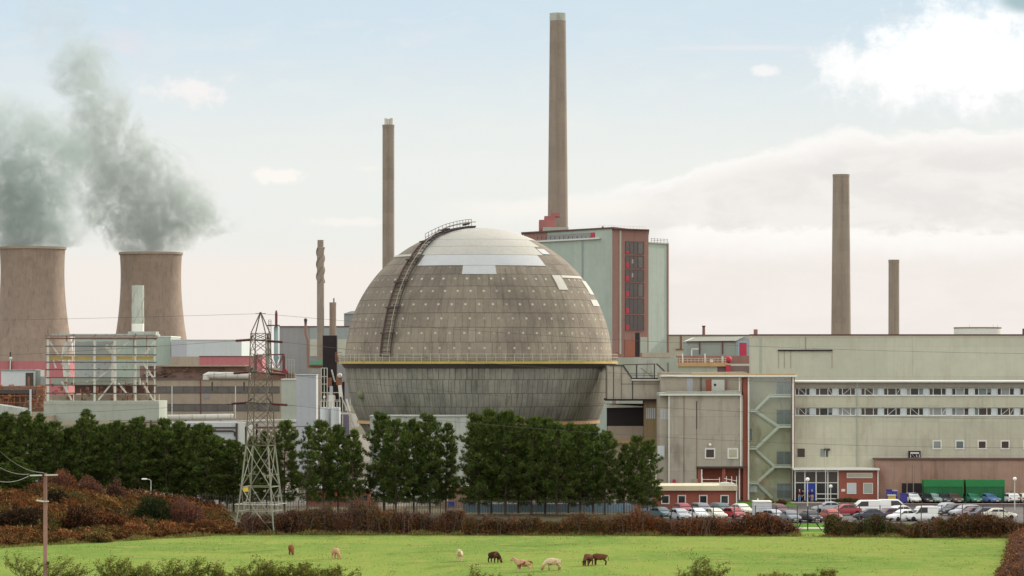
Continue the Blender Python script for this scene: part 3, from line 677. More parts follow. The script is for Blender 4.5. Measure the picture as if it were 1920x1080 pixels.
# ================================================================== long cream hall behind the offices
def long_hall():
    Y = 520.0; t = thing('long_hall', 'long windowless cream hall with a thin dark roof line behind the offices', 'building', X(1700, Y), Y, 0)
    MB().px(1408, 2040, 629, 939, Y, 3.5).build('wall', M['cream2'], t)
    mb = MB(); mb.box(X(1407, Y), X(2041, Y), Y - .25, Y + 3.7, Z(629, Y) + .004, Z(626.6, Y)); mb.build('roof_coping', M['maroon'], t)
    mb = MB(); mb.px(1408, 2040, 629.2, 631.6, Y - .08, .2); mb.build('fascia', mat('pale_fascia', S(206, 196, 184), .05, .5), t)
    mb = MB(); mb.px(1712.8, 1714.8, 632, 704, Y - .12, .2); mb.build('downpipe', M['steel'], t)
    mb = MB(); mb.px(1424, 1429, 634, 700, Y - .05, .2); mb.build('cover_strip', M['conc_g'], t)
    mb = MB(); mb.px(1459, 1561, 655.6, 658.2, Y - .3, .4); mb.build('cable_tray', M['black'], t)
    mb = MB(); mb.px(1510, 1511.2, 632, 655, Y - .1, .2)
    for xx in (1459.6, 1470.5, 1482.5, 1560): mb.px(xx, xx + .7, 658, 690, Y - .08, .2)
    mb.build('conduit', M['beige'], t)
    for xx, w, r in ((1417, 7, 617.5),):
        MB().px(xx - w / 2, xx + w / 2, r, 628, Y + 4, .6).build('roof_vent', M['brick_t'], t)
    MB().px(1918, 1925, 616, 628, Y + 5, .6).build('roof_vent', M['maroon'], t)
long_hall()
tk = thing('roof_tank', 'low wide pale round tank peeping over the cream hall roof', 'tank', X(1833, 560), 560, 0)
MB().cyl(X(1833, 560), 560, 0, Z(614.5, 560), 44 / F * 560, n=48).build('shell', M['offwhite'], tk, smooth=True)
MB().lathe(X(1833, 560), 560, [(44.2 / F * 560, Z(616, 560)), (44.6 / F * 560, Z(616, 560)), (44.6 / F * 560, Z(613.6, 560)), (40 / F * 560, Z(613.6, 560))], 48, cap=False).build('rim', M['brick_t'], tk)
mb = MB()
for a in (-.5, .6, .9): mb.bar((X(1833, 560) + 3.9 * math.sin(a), 560 - 3.9 * math.cos(a), Z(616, 560)), (X(1833, 560) + 3.9 * math.sin(a), 560 - 3.9 * math.cos(a), Z(608.5, 560)), .07)
mb.build('top_rail', M['steel'], tk)

# ================================================================== office block
def office():
    Y = 470.0; t = thing('office_block', 'cream office block with two bands of windows above a brick plinth', 'building', X(1700, Y), Y, 0)
    f = Face(1489, Y, 2010, Y); R = 2010
    mb = MB(); mb.px(1489, R, 714, 727, Y, 12); mb.px(1489, R, 741.6, 764, Y, 12); mb.px(1489, R, 779.4, 938.5, Y, 12)
    mb.px(1489, R, 727, 741.6, Y + .45, 11); mb.px(1489, R, 764, 779.4, Y + .45, 11); mb.build('wall', M['cream'], t)
    MB().px(1489, R, 717.4, 726.9, Y - .06, .2).build('frieze', mat('grey_frieze', S(146, 138, 126), .12, .4, streak=.2), t)
    MB().px(1488, R, 713.8, 716.8, Y - .55, 12.6).build('eaves_gutter', M['white'], t)
    for s_ in (1527.6, 1607.5): pass
    for c in (1607.3, 1949): MB().px(c - .9, c + .9, 716.8, 876, Y - .16, .2).build('downpipe', M['conc_g'], t)
    rng = random.Random(11)
    panes = ['glass', 'glass_b', 'glass_b', 'glass', 'glass_g', 'glass', 'glass_b']
    fr = Face(1489, Y + .45, 2010, Y + .45)
    for (r0, r1) in ((727, 741.6), (764, 779.4)):
        MB().px(1489, R, r1 - .05, r1 + 1.3, Y - .12, .4).build('sill_band', M['offwhite'], t)
        for k in range(-1, 11):
            x0 = 1476.5 + 42.55 * (k + 1)
            MB().px(max(x0, 1489.5), x0 + 9.2 + (0 if k >= 0 else 5), r0, r1, Y + .2, .25).build('white_panel', M['panel'], t) if k >= 0 else None
            a, b = max(x0 + 9.4, 1490.5), x0 + 42.4
            if b - a < 6: continue
            w = a + (b - a) * .25, a + (b - a) * .72
            mi = rng.choice(panes)
            wd = window(fr, a, b, r0 + .1, r1 - .1, t, 'white', mi, 1.3, w, d=.14)
            for (c0, c1) in ((a + 1.4, w[0] - .7), (w[0] + .8, w[1] - .8), (w[1] + .7, b - 1.4)):
                rr = rng.random()
                if rr < .36: fr.box(MB(), c0, c1, r0 + 1.5, r1 - 1.5 - rng.choice((0, 0, 4, 7)), .02, .116).build('blind', M[rng.choice(['glass_g', 'glass_b', 'glass_t', 'glass'])], wd)
                if rr > .66:
                    q0, q1 = fr.pt(c0), fr.pt(c1); za, zb = Z(r1 - 1.6, Y), Z(r0 + 1.6, Y)
                    if rng.random() < .5: za, zb = zb, za
                    if c1 - c0 > 7: MB().bar((q0.x, q0.y - .17, za), (q1.x, q1.y - .17, zb), .10, .05).build('diagonal_tie', M['white'], wd)
    for c, pn in ((1757, 'glass_g'), (1799.5, 'glass_t'), (1841.5, 'glass_b'), (1884.5, 'glass_b'), (1927, 'glass_b')):
        window(f, c - 8.6, c + 8.6, 825.5, 842.5, t, 'white', pn, 2.2, d=.09)
    window(f, 1494, 1510, 840, 858, t, 'cream', 'glass_b', 1.0, d=.05)
    window(f, 1537, 1554, 840.5, 857.5, t, 'cream', 'glass_g', 1.0, d=.05)
    MB().px(1546, 1556.5, 841, 845, Y - .6, .5).build('vent_hood', M['dark'], t)
    MB().px(1548.5, 1551.5, 845, 856, Y - .2, .15).build('vent_pipe', M['dark'], t)
    # brick plinth
    MB().px(1644, R, 862.5, 939, Y - 4, 4.1).build('brick_plinth', M['brick_p'], t)
    MB().px(1642.5, R, 860, 862.6, Y - 4.2, 4.4).build('plinth_coping', M['maroon'], t)
    MB().px(1691, 1733, 906, 939, Y - 4.06, .1).build('dark_bay', M['black'], t)  # black sheet stands in for the shade inside the opening
    for xx in (1700, 1712): MB().px(xx, xx + 1.3, 868, 939, Y - 4.15, .12).build('plinth_pipe', M['beige'], t)
    # entrance: glazed screen, brick wing, thin canopy
    Ye = Y - 5.0; e = Face(1489, Ye, 1650, Ye)
    MB().px(1489, 1572, 883, 938.5, Ye, 4.9).build('lobby', M['black'], t)
    MB().px(1572, 1646, 882.4, 939, Ye - .1, 5).build('entrance_wing', M['brick'], t)
    MB().px(1488, 1649.5, 878.6, 881.6, Ye - 1.0, 6.0).build('canopy', M['white'], t)
    fr2 = MB()
    for c in (1490.6, 1509, 1530, 1552, 1571): e.box(fr2, c - 1.1, c + 1.1, 882, 938.5, .0, .18)
    for (a, b, r) in ((1490, 1572, 884), (1490, 1572, 905), (1531, 1572, 926), (1531, 1572, 935)): e.box(fr2, a, b, r - .8, r + .8, .01, .16)
    es = fr2.build('glazed_screen', M['offwhite'], t)
    for (a, b) in ((1492, 1508), (1510, 1529), (1531, 1551), (1553, 1570)):
        e.box(MB(), a, b, 885, 904, .005, .05).build('pane', M['glass_b'], es)
        e.box(MB(), a, b, 906, 934 if a > 1530 else 938, .005, .05).build('pane', M['glass'] if a != 1510 else M['bluedoor'], es)
    for (a, b, p) in ((1588, 1605.5, 'panel'), (1618.5, 1636.5, 'conc_g')): window(Face(1489, Ye - .1, 1650, Ye - .1), a, b, 905.5, 926, t, 'white', p, 1.0, d=.07)
    w = Face(1489, Ye - .1, 1650, Ye - .1)
    sb = w.box(MB(), 1587.5, 1636, 886.5, 896.5, -.05, .10).build('fascia_board', M['offwhite'], t); w.box(MB(), 1589.5, 1634, 888.4, 894.6, .05, .13).build('board_inset', M['stairwall'], sb)
    w.box(MB(), 1577.5, 1584.5, 917, 921.5, -.05, .07).build('notice_plate', M['white'], t)
    MB().px(1645.2, 1647.3, 881, 938, Ye - .25, .25).build('corner_post', M['white'], t)
    # black sign board with pale illegible strokes
    sg = MB().px(1703.6, 1726.2, 845.5, 860.0, Y - .35, .3).build('sign_board', M['signk'], t)
    MB().px(1707, 1723.4, 847.8, 851.0, Y - .38, .05).build('sign_heading', M['signw'], sg)
    mb = MB(); k = lambda a, b: (X(a, Y), Y - .37, Z(b, Y))
    for a, b in (((1706.8, 852), (1706.8, 858)), ((1709, 857.2), (1711, 858)), ((1709.5, 851.5), (1715, 857.6)), ((1713, 858), (1716.5, 857)), ((1717.5, 852.5), (1718.6, 857)), ((1718.6, 857), (1721, 857.2)), ((1723, 852), (1723, 858))): mb.bar(k(*a), k(*b), .10, .03)
    mb.build('sign_marks', M['signw'], sg)
    for c in (1713.8, 1714.9): pass
office()

# ================================================================== glazed stair tower
def glassmat():
    m = bpy.data.materials.new('stair_glazing'); m.use_nodes = True; nt = m.node_tree; nt.nodes.clear(); g = G(nt)
    t = g.new('ShaderNodeBsdfTransparent'); t.inputs[0].default_value = (.95, .97, .95, 1); gl = g.new('ShaderNodeBsdfGlossy'); gl.inputs['Roughness'].default_value = .05
    x = g.new('ShaderNodeMixShader'); x.inputs[0].default_value = .07; nt.links.new(t.outputs[0], x.inputs[1]); nt.links.new(gl.outputs[0], x.inputs[2])
    o = g.new('ShaderNodeOutputMaterial'); nt.links.new(x.outputs[0], o.inputs[0]); return m
M['clear'] = glassmat()
def stair_tower():
    Y = 467.0; t = thing('stair_tower', 'glazed stair tower with zigzag flights beside a brick strip', 'stairwell', X(1440, Y), Y, 0); D = 1.7
    b = Face(1386, Y + D, 1492, Y + D)
    MB().px(1403, 1490, 707, 939, Y + D, 1.0).build('back_wall', M['stairwall'], t)
    MB().px(1393.5, 1403.4, 707, 939, Y + .2, 3.2).build('brick_strip', M['brick'], t)
    for c, w_ in ((1386.5, 1.4), (1403.6, 1.9), (1487.2, 2.4)): MB().px(c - w_ / 2 - .4, c + w_ / 2 + .4, 707, 937, Y - .12, .35).build('white_mullion', M['white'], t)
    MB().px(1484.2, 1490.4, 707, 939, Y + .15, 2.5).build('end_wall', M['brick_t'], t)
    MB().px(1239, 1494.5, 703.2, 706.6, Y - .9, 5).build('roof_edge', M['white'], t)
    MB().px(1300, 1491, 700.4, 703.1, Y + .2, 6).build('roof_upstand', mat('lichen_roof', S(168, 140, 92), .2, .5), t)
    for (r0, r1, c) in ((714, 741, 1456), (768, 796, 1456), (846, 872, 1456), (906, 934, 1456)):
        w = window(b, c, 1483, r0, r1, t, 'teal', 'glass_t', 1.0, (1470,), d=.08)
    window(b, 1404.6, 1410.5, 803, 826, t, 'teal', 'glass_t', .8, d=.08)
    W = D - .7
    def fl(a, r0, c, r1, yo, nm):                          # sloping flight with a solid parapet
        p0, p1 = (X(a, Y), Z(r0, Y)), (X(c, Y), Z(r1, Y)); h = .42
        MB().slab([(p0[0], p0[1]), (p1[0], p1[1]), (p1[0], p1[1] + h), (p0[0], p0[1] + h)], Y + yo, Y + yo + .12).build('parapet', M['stair'], t)
        MB().slab([(p0[0], p0[1] - .16), (p1[0], p1[1] - .16), (p1[0], p1[1] - .02), (p0[0], p0[1] - .02)], Y + yo + .1, Y + yo + .95).build('flight', M['stair'], t)
    def landing(a, c, r, yo): MB().px(a, c, r, r + 3.2, Y + yo, W).build('landing', M['stair'], t); MB().px(a, c, r - 3.0, r - 1.6, Y + yo, .08).build('landing_rail', M['stair'], t)
    landing(1443, 1485, 742, .5); fl(1417, 771, 1444, 744, .55, 0); landing(1405, 1418, 770, .5); fl(1416, 772, 1461, 802, 1.3, 0); landing(1459, 1485, 799, .5)
    fl(1419, 842, 1461, 802, .55, 0); landing(1405, 1420, 840, .5); fl(1418, 845, 1453, 877, 1.3, 0); landing(1451, 1485, 874, .5); fl(1422, 905, 1453, 877, .55, 0); landing(1405, 1423, 905, .5); fl(1420, 908, 1450, 937, 1.3, 0)
    MB().px(1406, 1419, 910, 923, Y + 1.0, .8).build('cabinet', M['panel'], t)
    MB().px(1404.8, 1484, 707.5, 938, Y + .02, .03).build('glazing', M['clear'], t)
stair_tower()

# ================================================================== concrete block west of the stair tower
def concrete_block():
    Y = 466.0; t = thing('concrete_block', 'blank weathered concrete block with two small white-framed windows above a loading bay', 'building', X(1310, Y), Y, 0); f = Face(1200, Y, 1400, Y)
    MB().px(1253, 1393, 741, 877, Y, 3.0).px(1253, 1306, 877, 939, Y, 3.0).px(1253, 1393.2, 735, 939, Y + 3, 8).build('wall', M['conc'], t)
    MB().px(1237, 1253, 741, 939, Y + .9, 10).build('return_wall', M['conc'], t)
    MB().slab([(X(1236, Y), Z(742, Y)), (X(1390, Y), Z(742, Y)), (X(1390, Y), Z(733, Y)), (X(1236, Y), Z(737, Y))], Y - .35, Y + 9).build('sloping_roof', M['conc_g'], t)
    MB().px(1236, 1390, 739.4, 741.6, Y - .5, .3).build('gutter', M['white'], t)
    for c, r in ((1254.4, 911), ): MB().px(c - 1, c + 1, 741.6, r, Y - .14, .2).build('downpipe', M['white'], t)
    MB().px(1387.8, 1390.2, 741.6, 874, Y - .14, .2).build('downpipe', M['white'], t)
    MB().px(1281.8, 1283, 741.6, 930, Y - .04, .1).px(1305.7, 1306.6, 804, 876, Y - .04, .1).build('movement_joint', M['brown'], t); MB().px(1305.3, 1307.0, 752, 804, Y - .04, .1).build('movement_joint', M['dark'], t)
    window(f, 1321.5, 1341, 840.5, 860, t, 'white', 'glass_b', 2.3, d=.12); window(f, 1364, 1384, 840.5, 860, t, 'white', 'stairwall', 2.3, d=.12)
    MB().ball(X(1331, Y), Y - .3, Z(834, Y), .22).build('wall_lamp', M['lamp'], t, smooth=True)
    MB().px(1306, 1400, 874.5, 878, Y - .25, .5).build('bay_lintel', M['dark'], t)
    MB().px(1307, 1393, 878, 932, Y + 2.4, .55).build('bay_back_wall', M['brick'], t)
    for a, b in ((1308, 1316), (1354, 1360)): MB().px(a, b, 878, 912, Y + .1, .8).build('bay_pier', M['brick'], t)
    MB().px(1314.5, 1316.8, 880, 908, Y - .05, .15).build('bay_post', M['white'], t)
    lv = MB()
    for k in range(5): Face(1200, Y + .9, 1400, Y + .9).box(lv, 1239 + k * 3, 1240.7 + k * 3, 767, 786, -.05, .06)
    lv.build('louvre', M['panel'], t)
    MB().px(1299, 1308, 898, 907, Y - .2, .6).build('vent_box', M['beige'], t)
    MB().px(1261.5, 1267, 899, 911, Y - .5, .4).build('fire_point', M['redpaint'], t)
    MB().px(1233, 1246, 836, 858, Y + .6, .3).build('side_window', M['panel'], t)
concrete_block()
def upper_block():
    Y = 478.0; t = thing('upper_block', 'low grey rooftop storey with white door panel and brick pier, above the concrete block', 'building', X(1310, Y), Y, 0)
    MB().px(1239, 1393, 707, 745, Y, 14).build('wall', M['conc'], t)
    MB().slab([(X(1239, Y), Z(706.8, Y)), (X(1400, Y), Z(706.8, Y)), (X(1400, Y), Z(697.5, Y)), (X(1300, Y), Z(699, Y)), (X(1239, Y), Z(698, Y))], Y - .4, Y + 12).build('parapet', M['beige'], t)
    f = Face(1230, Y, 1400, Y)
    f.box(MB(), 1288, 1299, 709, 734, -.05, .03).build('blue_grey_panel', M['slabblue'], t)
    f.box(MB(), 1324, 1333, 711, 735, -.05, .25).build('brick_pier', M['brick'], t); f.box(MB(), 1359, 1363, 711, 735, -.05, .25).build('brick_pier', M['brick_t'], t)
    d = f.box(MB(), 1334, 1358.6, 712, 735, -.05, .18).build('white_door', M['offwhite'], t); f.box(MB(), 1338.6, 1342.4, 719.5, 723.6, .1, .21).build('porthole', M['signk'], d)
    f.box(MB(), 1313.5, 1315, 700, 735, .1, .2).build('mast', M['dark'], t)
upper_block()

# ================================================================== link building between the dome and the blocks
def link_building():
    Y = 482.0; t = thing('link_bridge', 'grey concrete link bridge with a steel-railed deck joining the dome to the blocks', 'building', X(1190, Y), Y, 0); k = lambda a, b: (X(a, Y), Z(b, Y))
    MB().slab([k(1139, 748), k(1241, 748), k(1241, 712.5), k(1185.5, 712.5), k(1168, 686), k(1139, 686)], Y, Y + 10).build('wall', M['conc'], t)
    MB().px(1136, 1241, 748, 751.5, Y - .3, 10.4).build('bridge_shade', M['black'], t)  # black strip paints the shadow under the bridge
    MB().slab([k(1141, 683.6), k(1169, 683.6), k(1188, 711.5), k(1185.6, 712.4), k(1167.4, 686), k(1141, 686)], Y - .15, Y + .4).build('sloping_flashing', M['dark'], t)
    MB().px(1184, 1242, 711, 713.6, Y - .5, 3).build('deck_edge', M['steel'], t)
    MB().px(1183, 1234, 708.6, 710.9, Y - .1, 2).build('deck_beam', M['black'], t)
    fr = MB(); q = lambda a, b, y=0: (X(a, Y), Y + y, Z(b, Y))
    fr.bar(q(1168, 684), q(1229, 682.5), .13); fr.bar(q(1193.5, 684), q(1193.5, 710), .2); fr.bar(q(1227, 682), q(1227, 710), .18); fr.bar(q(1231, 682), q(1246, 696), .22); fr.bar(q(1201, 690), q(1224, 707), .08)
    fr.bar(q(1181, 700), q(1222, 700), .06); fr.bar(q(1181, 704.5), q(1232, 704.5), .06)
    fr.build('steel_frame', M['dark'], t)
    MB().px(1149.6, 1151, 687, 748, Y - .05, .15).px(1164.6, 1165.4, 687, 748, Y - .05, .15).px(1185, 1187, 714, 748, Y - .06, .15).px(1164, 1241, 719.6, 720.4, Y - .04, .1).build('panel_joint', M['dark'], t)
    MB().px(1208, 1237, 752, 850, Y + 1, 6).build('pier', mat('brown_stained_concrete', S(146, 126, 96), .15, .3, streak=.3), t)
    lv = MB()
    for i in range(5): lv.px(1212 + i * 3.6, 1214 + i * 3.6, 765, 785, Y + .95, .2)
    lv.build('louvre', M['panel'], t)
    MB().px(1138, 1208, 757, 799, Y + 5, 1).build('dark_recess', M['black'], t)  # black panel stands in for the shaded void
    MB().slab([(X(1134, Y), Z(765.5, Y)), (X(1207, Y), Z(764.3, Y)), (X(1207, Y), Z(762.8, Y)), (X(1134, Y), Z(757.6, Y))], Y + 4.2, Y + 4.6).build('white_girder', M['white'], t)
    MB().px(1140, 1212, 799, 939, Y + 3.4, 5).build('lower_wall', M['beige'], t)
    MB().px(1150, 1236, 826, 831, Y + 2.8, 1).build('ochre_beam', M['amber'], t)
link_building()
def simple_block(name, label, cat, px0, px1, r0, r1, Y, dep, m, parts=(), roof=None):
    t = thing(name, label, cat, X((px0 + px1) / 2, Y), Y, 0)
    MB().px(px0, px1, r0, r1, Y, dep).build('wall', M[m], t)
    if roof: MB().px(px0 - .8, px1 + .8, r0 - roof[1], r0 - .05, Y - .2, dep + .4).build('roof_edge', M[roof[0]], t)
    for (n, a, b, c, d, mm, pr) in parts: MB().px(a, b, c, d, Y - pr, pr + .05).build(n, M[mm], t)
    return t
simple_block('plant_room', 'pale grey flat-roofed plant room with a dark parapet behind the link bridge', 'building', 1160, 1271, 670, 760, 530, 12, 'conc_g',
    [('parapet_band', 1204, 1257, 661, 669.9, 'conc', .1), ('panel', 1196, 1236, 671, 712, 'conc_l', .05), ('pipe', 1252, 1253.2, 680, 698, 'dark', .15)])
def shed():
    Y = 560.0; t = thing('gabled_shed', 'grey gabled shed with pale roof and a big red door in its teal end', 'shed', X(1340, Y), Y, 0); k = lambda a, b, y=Y: (X(a, y), Z(b, y))
    a, b, c = X(1288, Y), X(1381, Y), X(1408, Y)
    MB().px(1288, 1382, 640, 672, Y, 12).build('wall', M['shed'], t)
    MB().slab([k(1380, 672), k(1409, 672), k(1409, 637), k(1395, 631.5), k(1380, 639)], Y - .1, Y + .35).build('gable_end', M['teal'], t)
    MB().slab([k(1287, 639.8), k(1380, 638.8), k(1396, 631), k(1303, 632.5)], Y - .4, Y + 11).build('roof', M['offwhite'], t)
    MB().px(1287, 1380, 639.5, 641.6, Y - .25, .3).build('gutter', M['darkred'], t)
    for x_ in (1311, 1354): MB().px(x_, x_ + 2, 641, 664, Y - .2, .2).build('downpipe', M['darkred'], t)
    d = MB().px(1383.5, 1401.5, 639.5, 672, Y - .2, .15).build('door_frame', M['bluesky'], t)
    MB().px(1386.4, 1400, 642.5, 670.5, Y - .26, .1).build('red_door', M['redpaint'], t)
    MB().px(1378, 1409, 672, 675.6, Y - 1.0, 2).build('door_platform', M['turq'], t)
    MB().px(1296, 1298, 654, 679, Y - 1.2, .18).px(1296, 1310, 653.4, 655, Y - 1.2, .18).build('vent_pipe', M['white'], t)
shed()
simple_block('cream_hall', 'far cream hall with a red downpipe between the green block and the shed', 'building', 1245, 1410, 629, 700, 640, 20, 'cream2', [('downpipe', 1275.6, 1278.6, 629, 655, 'rust', .2), ('red_channel', 1268, 1288, 654, 656, 'rust', .3)], ('maroon', 1.6))
MB_ = thing('vent_stack', 'stubby brick-red vent stack standing on the far cream hall', 'vent', X(1319.5, 645), 645, Z(629, 645))
MB().cyl(X(1319.5, 645), 645, Z(630, 645), Z(613, 645), .30, .27).build('pipe', M['brick_t'], MB_, smooth=True); MB().cyl(X(1319.5, 645), 645, Z(613, 645), Z(610.6, 645), .36).build('cowl', M['maroon'], MB_, smooth=True)
def gantry_deck():
    Y = 545.0; t = thing('pipe_deck', 'ochre-edged roof deck crowded with red pipes and railings below the shed', 'platform', X(1320, Y), Y, 0)
    MB().px(1270, 1410, 667, 682, Y + 3, 5).build('back_wall', M['brick_t'], t)
    MB().px(1270, 1364, 680, 687, Y, 6).build('deck_edge', M['amber'], t)
    MB().px(1270, 1345, 687, 720, Y + .4, 6).build('lower_wall', M['conc_g'], t); MB().px(1345, 1409, 686, 720, Y + .6, 6).build('dark_wall', mat('purple_brown_wall', S(120, 104, 100), .2, .5), t)
    mb = MB()
    for xx in np.arange(1274, 1362, 7.2): mb.px(xx, xx + .6, 672, 680, Y + .2, .06)
    mb.px(1272, 1362, 671.6, 672.2, Y + .2, .06).px(1272, 1362, 675.8, 676.3, Y + .2, .06); mb.build('railing', M['steel'], t)
    MB().ball(X(1366, Y), Y + 1, Z(674, Y), .62, 14).build('red_vessel', M['redpaint'], t, smooth=True); MB().px(1361, 1370, 684, 700, Y - .1, .3).build('red_panel', M['redpaint'], t)
    for xx in (1279, 1321): MB().px(xx, xx + 2, 663, 680, Y + .3, .2).build('white_post', M['white'], t)
    MB().px(1331, 1337, 674, 679, Y + .3, .3).build('white_box', M['white'], t); MB().px(1353, 1357, 668, 680, Y + .4, .3).build('pipe', M['pipe'], t)
gantry_deck()
# ================================================================== brick hut in front of the concrete block
def brick_hut():
    Y = 437.0; t = thing('brick_hut', 'flat-roofed red brick hut with white-framed windows behind the parked cars', 'hut', X(1306, Y), Y, 0); f = Face(1225, Y, 1385, Y)
    MB().px(1231, 1381, 920, 958, Y, 9).build('wall', M['brick'], t)
    MB().px(1226, 1383, 911, 919.9, Y - .7, 10).build('roof_slab', mat('cream_fascia', S(206, 196, 164), .08, .6, stain=S(140, 128, 100), stain_amt=.5), t)
    for c in (1247.5, 1278.2, 1318.5, 1358.6): window(f, c - 8, c + 8, 928, 945.2, t, 'white', 'glass', 2.0, d=.1)
    MB().px(1380, 1382.2, 913, 953, Y - .2, .2).build('downpipe', M['white'], t)
    mb = MB(); Yr = Y + .5; q = lambda a, b, y=0: (X(a, Yr), Yr + y, Z(b, Yr))
    for c in (1317, 1349, 1362, 1372, 1381): mb.bar(q(c, 911), q(c, 895 if c < 1360 else 893), .07)
    for r in (899, 905): mb.bar(q(1317, r), q(1350, r), .06); mb.bar(q(1358, r - 2), q(1382, r + 3), .06)
    mb.build('roof_railing', M['white'], t)
    MB().slab([(X(1349, Yr), Z(911, Yr)), (X(1382, Yr), Z(911, Yr)), (X(1376, Yr), Z(906, Yr)), (X(1353, Yr), Z(905, Yr))], Yr, Yr + 2).build('roof_hatch', M['offwhite'], t)
brick_hut()
# ================================================================== plant west of the dome
simple_block('grey_hall', 'tall grey hall with a reddish roof line between pylon and dome', 'building', 524, 700, 613, 760, 640, 22, 'greyhall',
    [('upper_band', 581, 700, 614, 635.5, 'teal', .12), ('cream_band', 581, 700, 635.5, 668, 'cream2', .10)], ('maroon', 1.8))
t = thing('thin_flue', 'thin brown flue with a round cowl in front of the grey hall', 'flue', X(575, 634), 634, 0)
MB().tube([(X(573, 634), 634, Z(604, 634)), (X(573, 634), 634, Z(625, 634)), (X(577.5, 634), 634, Z(640, 634)), (X(577.5, 634), 634, Z(690, 634))], .26, 8).build('pipe', M['brick_t'], t, smooth=True)
MB().ball(X(573, 634), 634, Z(600, 634), .36).cyl(X(573, 634), 634, Z(611, 634), Z(600, 634), .22, .3).build('cowl', M['dark'], t, smooth=True)
def far_lift_house():
    Y = 690.0; t = thing('roof_lift_house', 'small grey gabled rooftop house half hidden by the left flank of the dome', 'building', X(656, Y), Y, 0)
    MB().px(645, 675, 588, 700, Y, 8).build('wall', M['greyhall'], t)
    MB().slab([(X(644, Y), Z(588.2, Y)), (X(676, Y), Z(588.2, Y)), (X(676, Y), Z(582, Y)), (X(658, Y), Z(583.5, Y))], Y - .3, Y + 8.3).build('roof', M['slabblue'], t)
far_lift_house()
t = simple_block('green_roofed_annex', 'small annex with a sagging green roof beside the black tower', 'building', 580, 612, 684, 760, 575, 8, 'beige', [('red_beam', 580, 612, 686, 689, 'darkred', .2), ('window_band', 584, 604, 692, 700, 'glass_g', .08)])
MB().slab([(X(578, 575), Z(684, 575)), (X(612, 575), Z(684, 575)), (X(612, 575), Z(673, 575)), (X(600, 575), Z(676, 575)), (X(583, 575), Z(676.5, 575))], 574.6, 583.4).build('green_roof', mat('green_sheet_roof', S(100, 148, 116), .1, .6), t)
simple_block('pale_slab_tower', 'tall blank pale blue-grey slab rising from the pines beside the black tower', 'tower', 555.5, 593, 703, 945, 545, 5, 'slabblue', [('joint', 555.6, 592.9, 799, 800, 'dark', .05)], ('panel', 1.0))
simple_block('cream_end_block', 'pale cream end block of the plant touching the blue-grey slab', 'building', 527.5, 556, 712, 860, 556, 6, 'conc_g', [('joint', 528, 556, 759.4, 760.2, 'beige', .04), ('pipe_band', 470, 556, 786, 791, 'offwhite', .6), ('lower_pipe', 470, 556, 794, 799, 'pipe', .5)], ('offwhite', 1.6))
def black_tower():
    Y = 530.0; t = thing('black_tower', 'soot-black sheeted tower standing against the left side of the dome', 'tower', X(618, Y), Y, 0)
    MB().px(605, 631.6, 629, 735, Y, 2.4).build('sheeting', M['black'], t)
    MB().px(603, 614, 690, 800, Y + .2, 2).build('lower_shaft', M['black'], t)
    mb = MB(); q = lambda a, b, y=0: (X(a, Y), Y + y, Z(b, Y))
    for c in (603, 608.5, 614, 637, 643, 657): mb.bar(q(c, 690 if c < 630 else 742, -.8), q(c, 800, -.8), .12)
    for r in (690, 706, 720, 736, 750, 764): mb.bar(q(603, r, -.8), q(614 if r < 735 else 640, r, -.8), .10)
    mb.bar(q(640, 742, -.8), q(664, 800, -.8), .15); mb.bar(q(637, 775, -.8), q(658, 775, -.8), .3)
    mb.build('steelwork', M['steel'], t)
    MB().px(613, 622, 708, 726, Y - .6, 1.4).px(630, 641, 704, 722, Y - .3, 1).px(624, 628, 735, 768, Y - .2, .5).build('rust_cladding', M['rust'], t)
    MB().px(620, 646, 716, 775, Y + .5, 1.5).build('dark_core', M['black'], t)
    MB().px(632, 655, 770, 830, Y + .4, 2).build('violet_wall', mat('violet_grey_wall', S(118, 112, 128), .15, .5), t)
    MB().tube([q(622, 693, -.4), q(627, 712, -.4), q(629, 716, -.4)], .14, 6).build('pale_pipe', M['pipe'], t)
    MB().ball(X(637, Y), Y - .5, Z(704, Y), .42).build('pale_globe', M['pipe'], t, smooth=True)
    MB().bar(q(637.5, 722, -.9), q(640, 744, -.9), .58, .3).build('white_duct', M['white'], t)
    MB().px(618, 624, 724, 745, Y - .9, .5).build('grey_duct', M['slabblue'], t)
    MB().px(616, 627, 741, 765, Y - 1.2, .7).px(626, 628.4, 742, 750, Y - 1.2, .5).build('white_hopper', M['white'], t)
    MB().px(606, 610, 742, 746.5, Y - 1, .4).build('white_lamp_box', M['lamp'], t)
    MB().bar(q(650, 748, -.9), q(657, 772, -.9), .3, .2).px(658, 672, 776, 800, Y - .6, .4).build('white_sheeting', M['white'], t)
    for c, w in ((632, 8), ): MB().tube([q(631.5, 664, -.6), q(633.5, 676, -.4), q(640, 677, -.4)], .12, 5).build('rusty_elbow', M['rust'], t)
black_tower()
for k, (a, b, l) in enumerate(((600.5, 618.5, 'narrower white silo at the foot of the black tower'), (619.5, 638.5, 'wider white silo at the foot of the black tower, nearer the dome'))):
    Y = 522.0; r = (b - a) / 2 / F * Y; c = X((a + b) / 2, Y); t = thing('silo', l, 'silo', c, Y, 0, 'white silos')
    MB().lathe(c, Y, [(r, 0), (r, Z(765.5, Y)), (r * .9, Z(764, Y)), (.05, Z(763.2, Y))], 24, cap=False).build('shell', M['panel'], t, smooth=True)
    mb = MB(); h = Z(764, Y)
    for i in range(10):
        an = 2 * math.pi * i / 10; mb.bar((c + r * math.cos(an), Y + r * math.sin(an), h - .1), (c + r * math.cos(an), Y + r * math.sin(an), h + 1.0), .06)
    mb.lathe(c, Y, [(r - .03, h + .95), (r + .03, h + .95), (r + .03, h + 1.02), (r - .03, h + 1.02)], 20, cap=False); mb.build('top_railing', M['steel'], t)
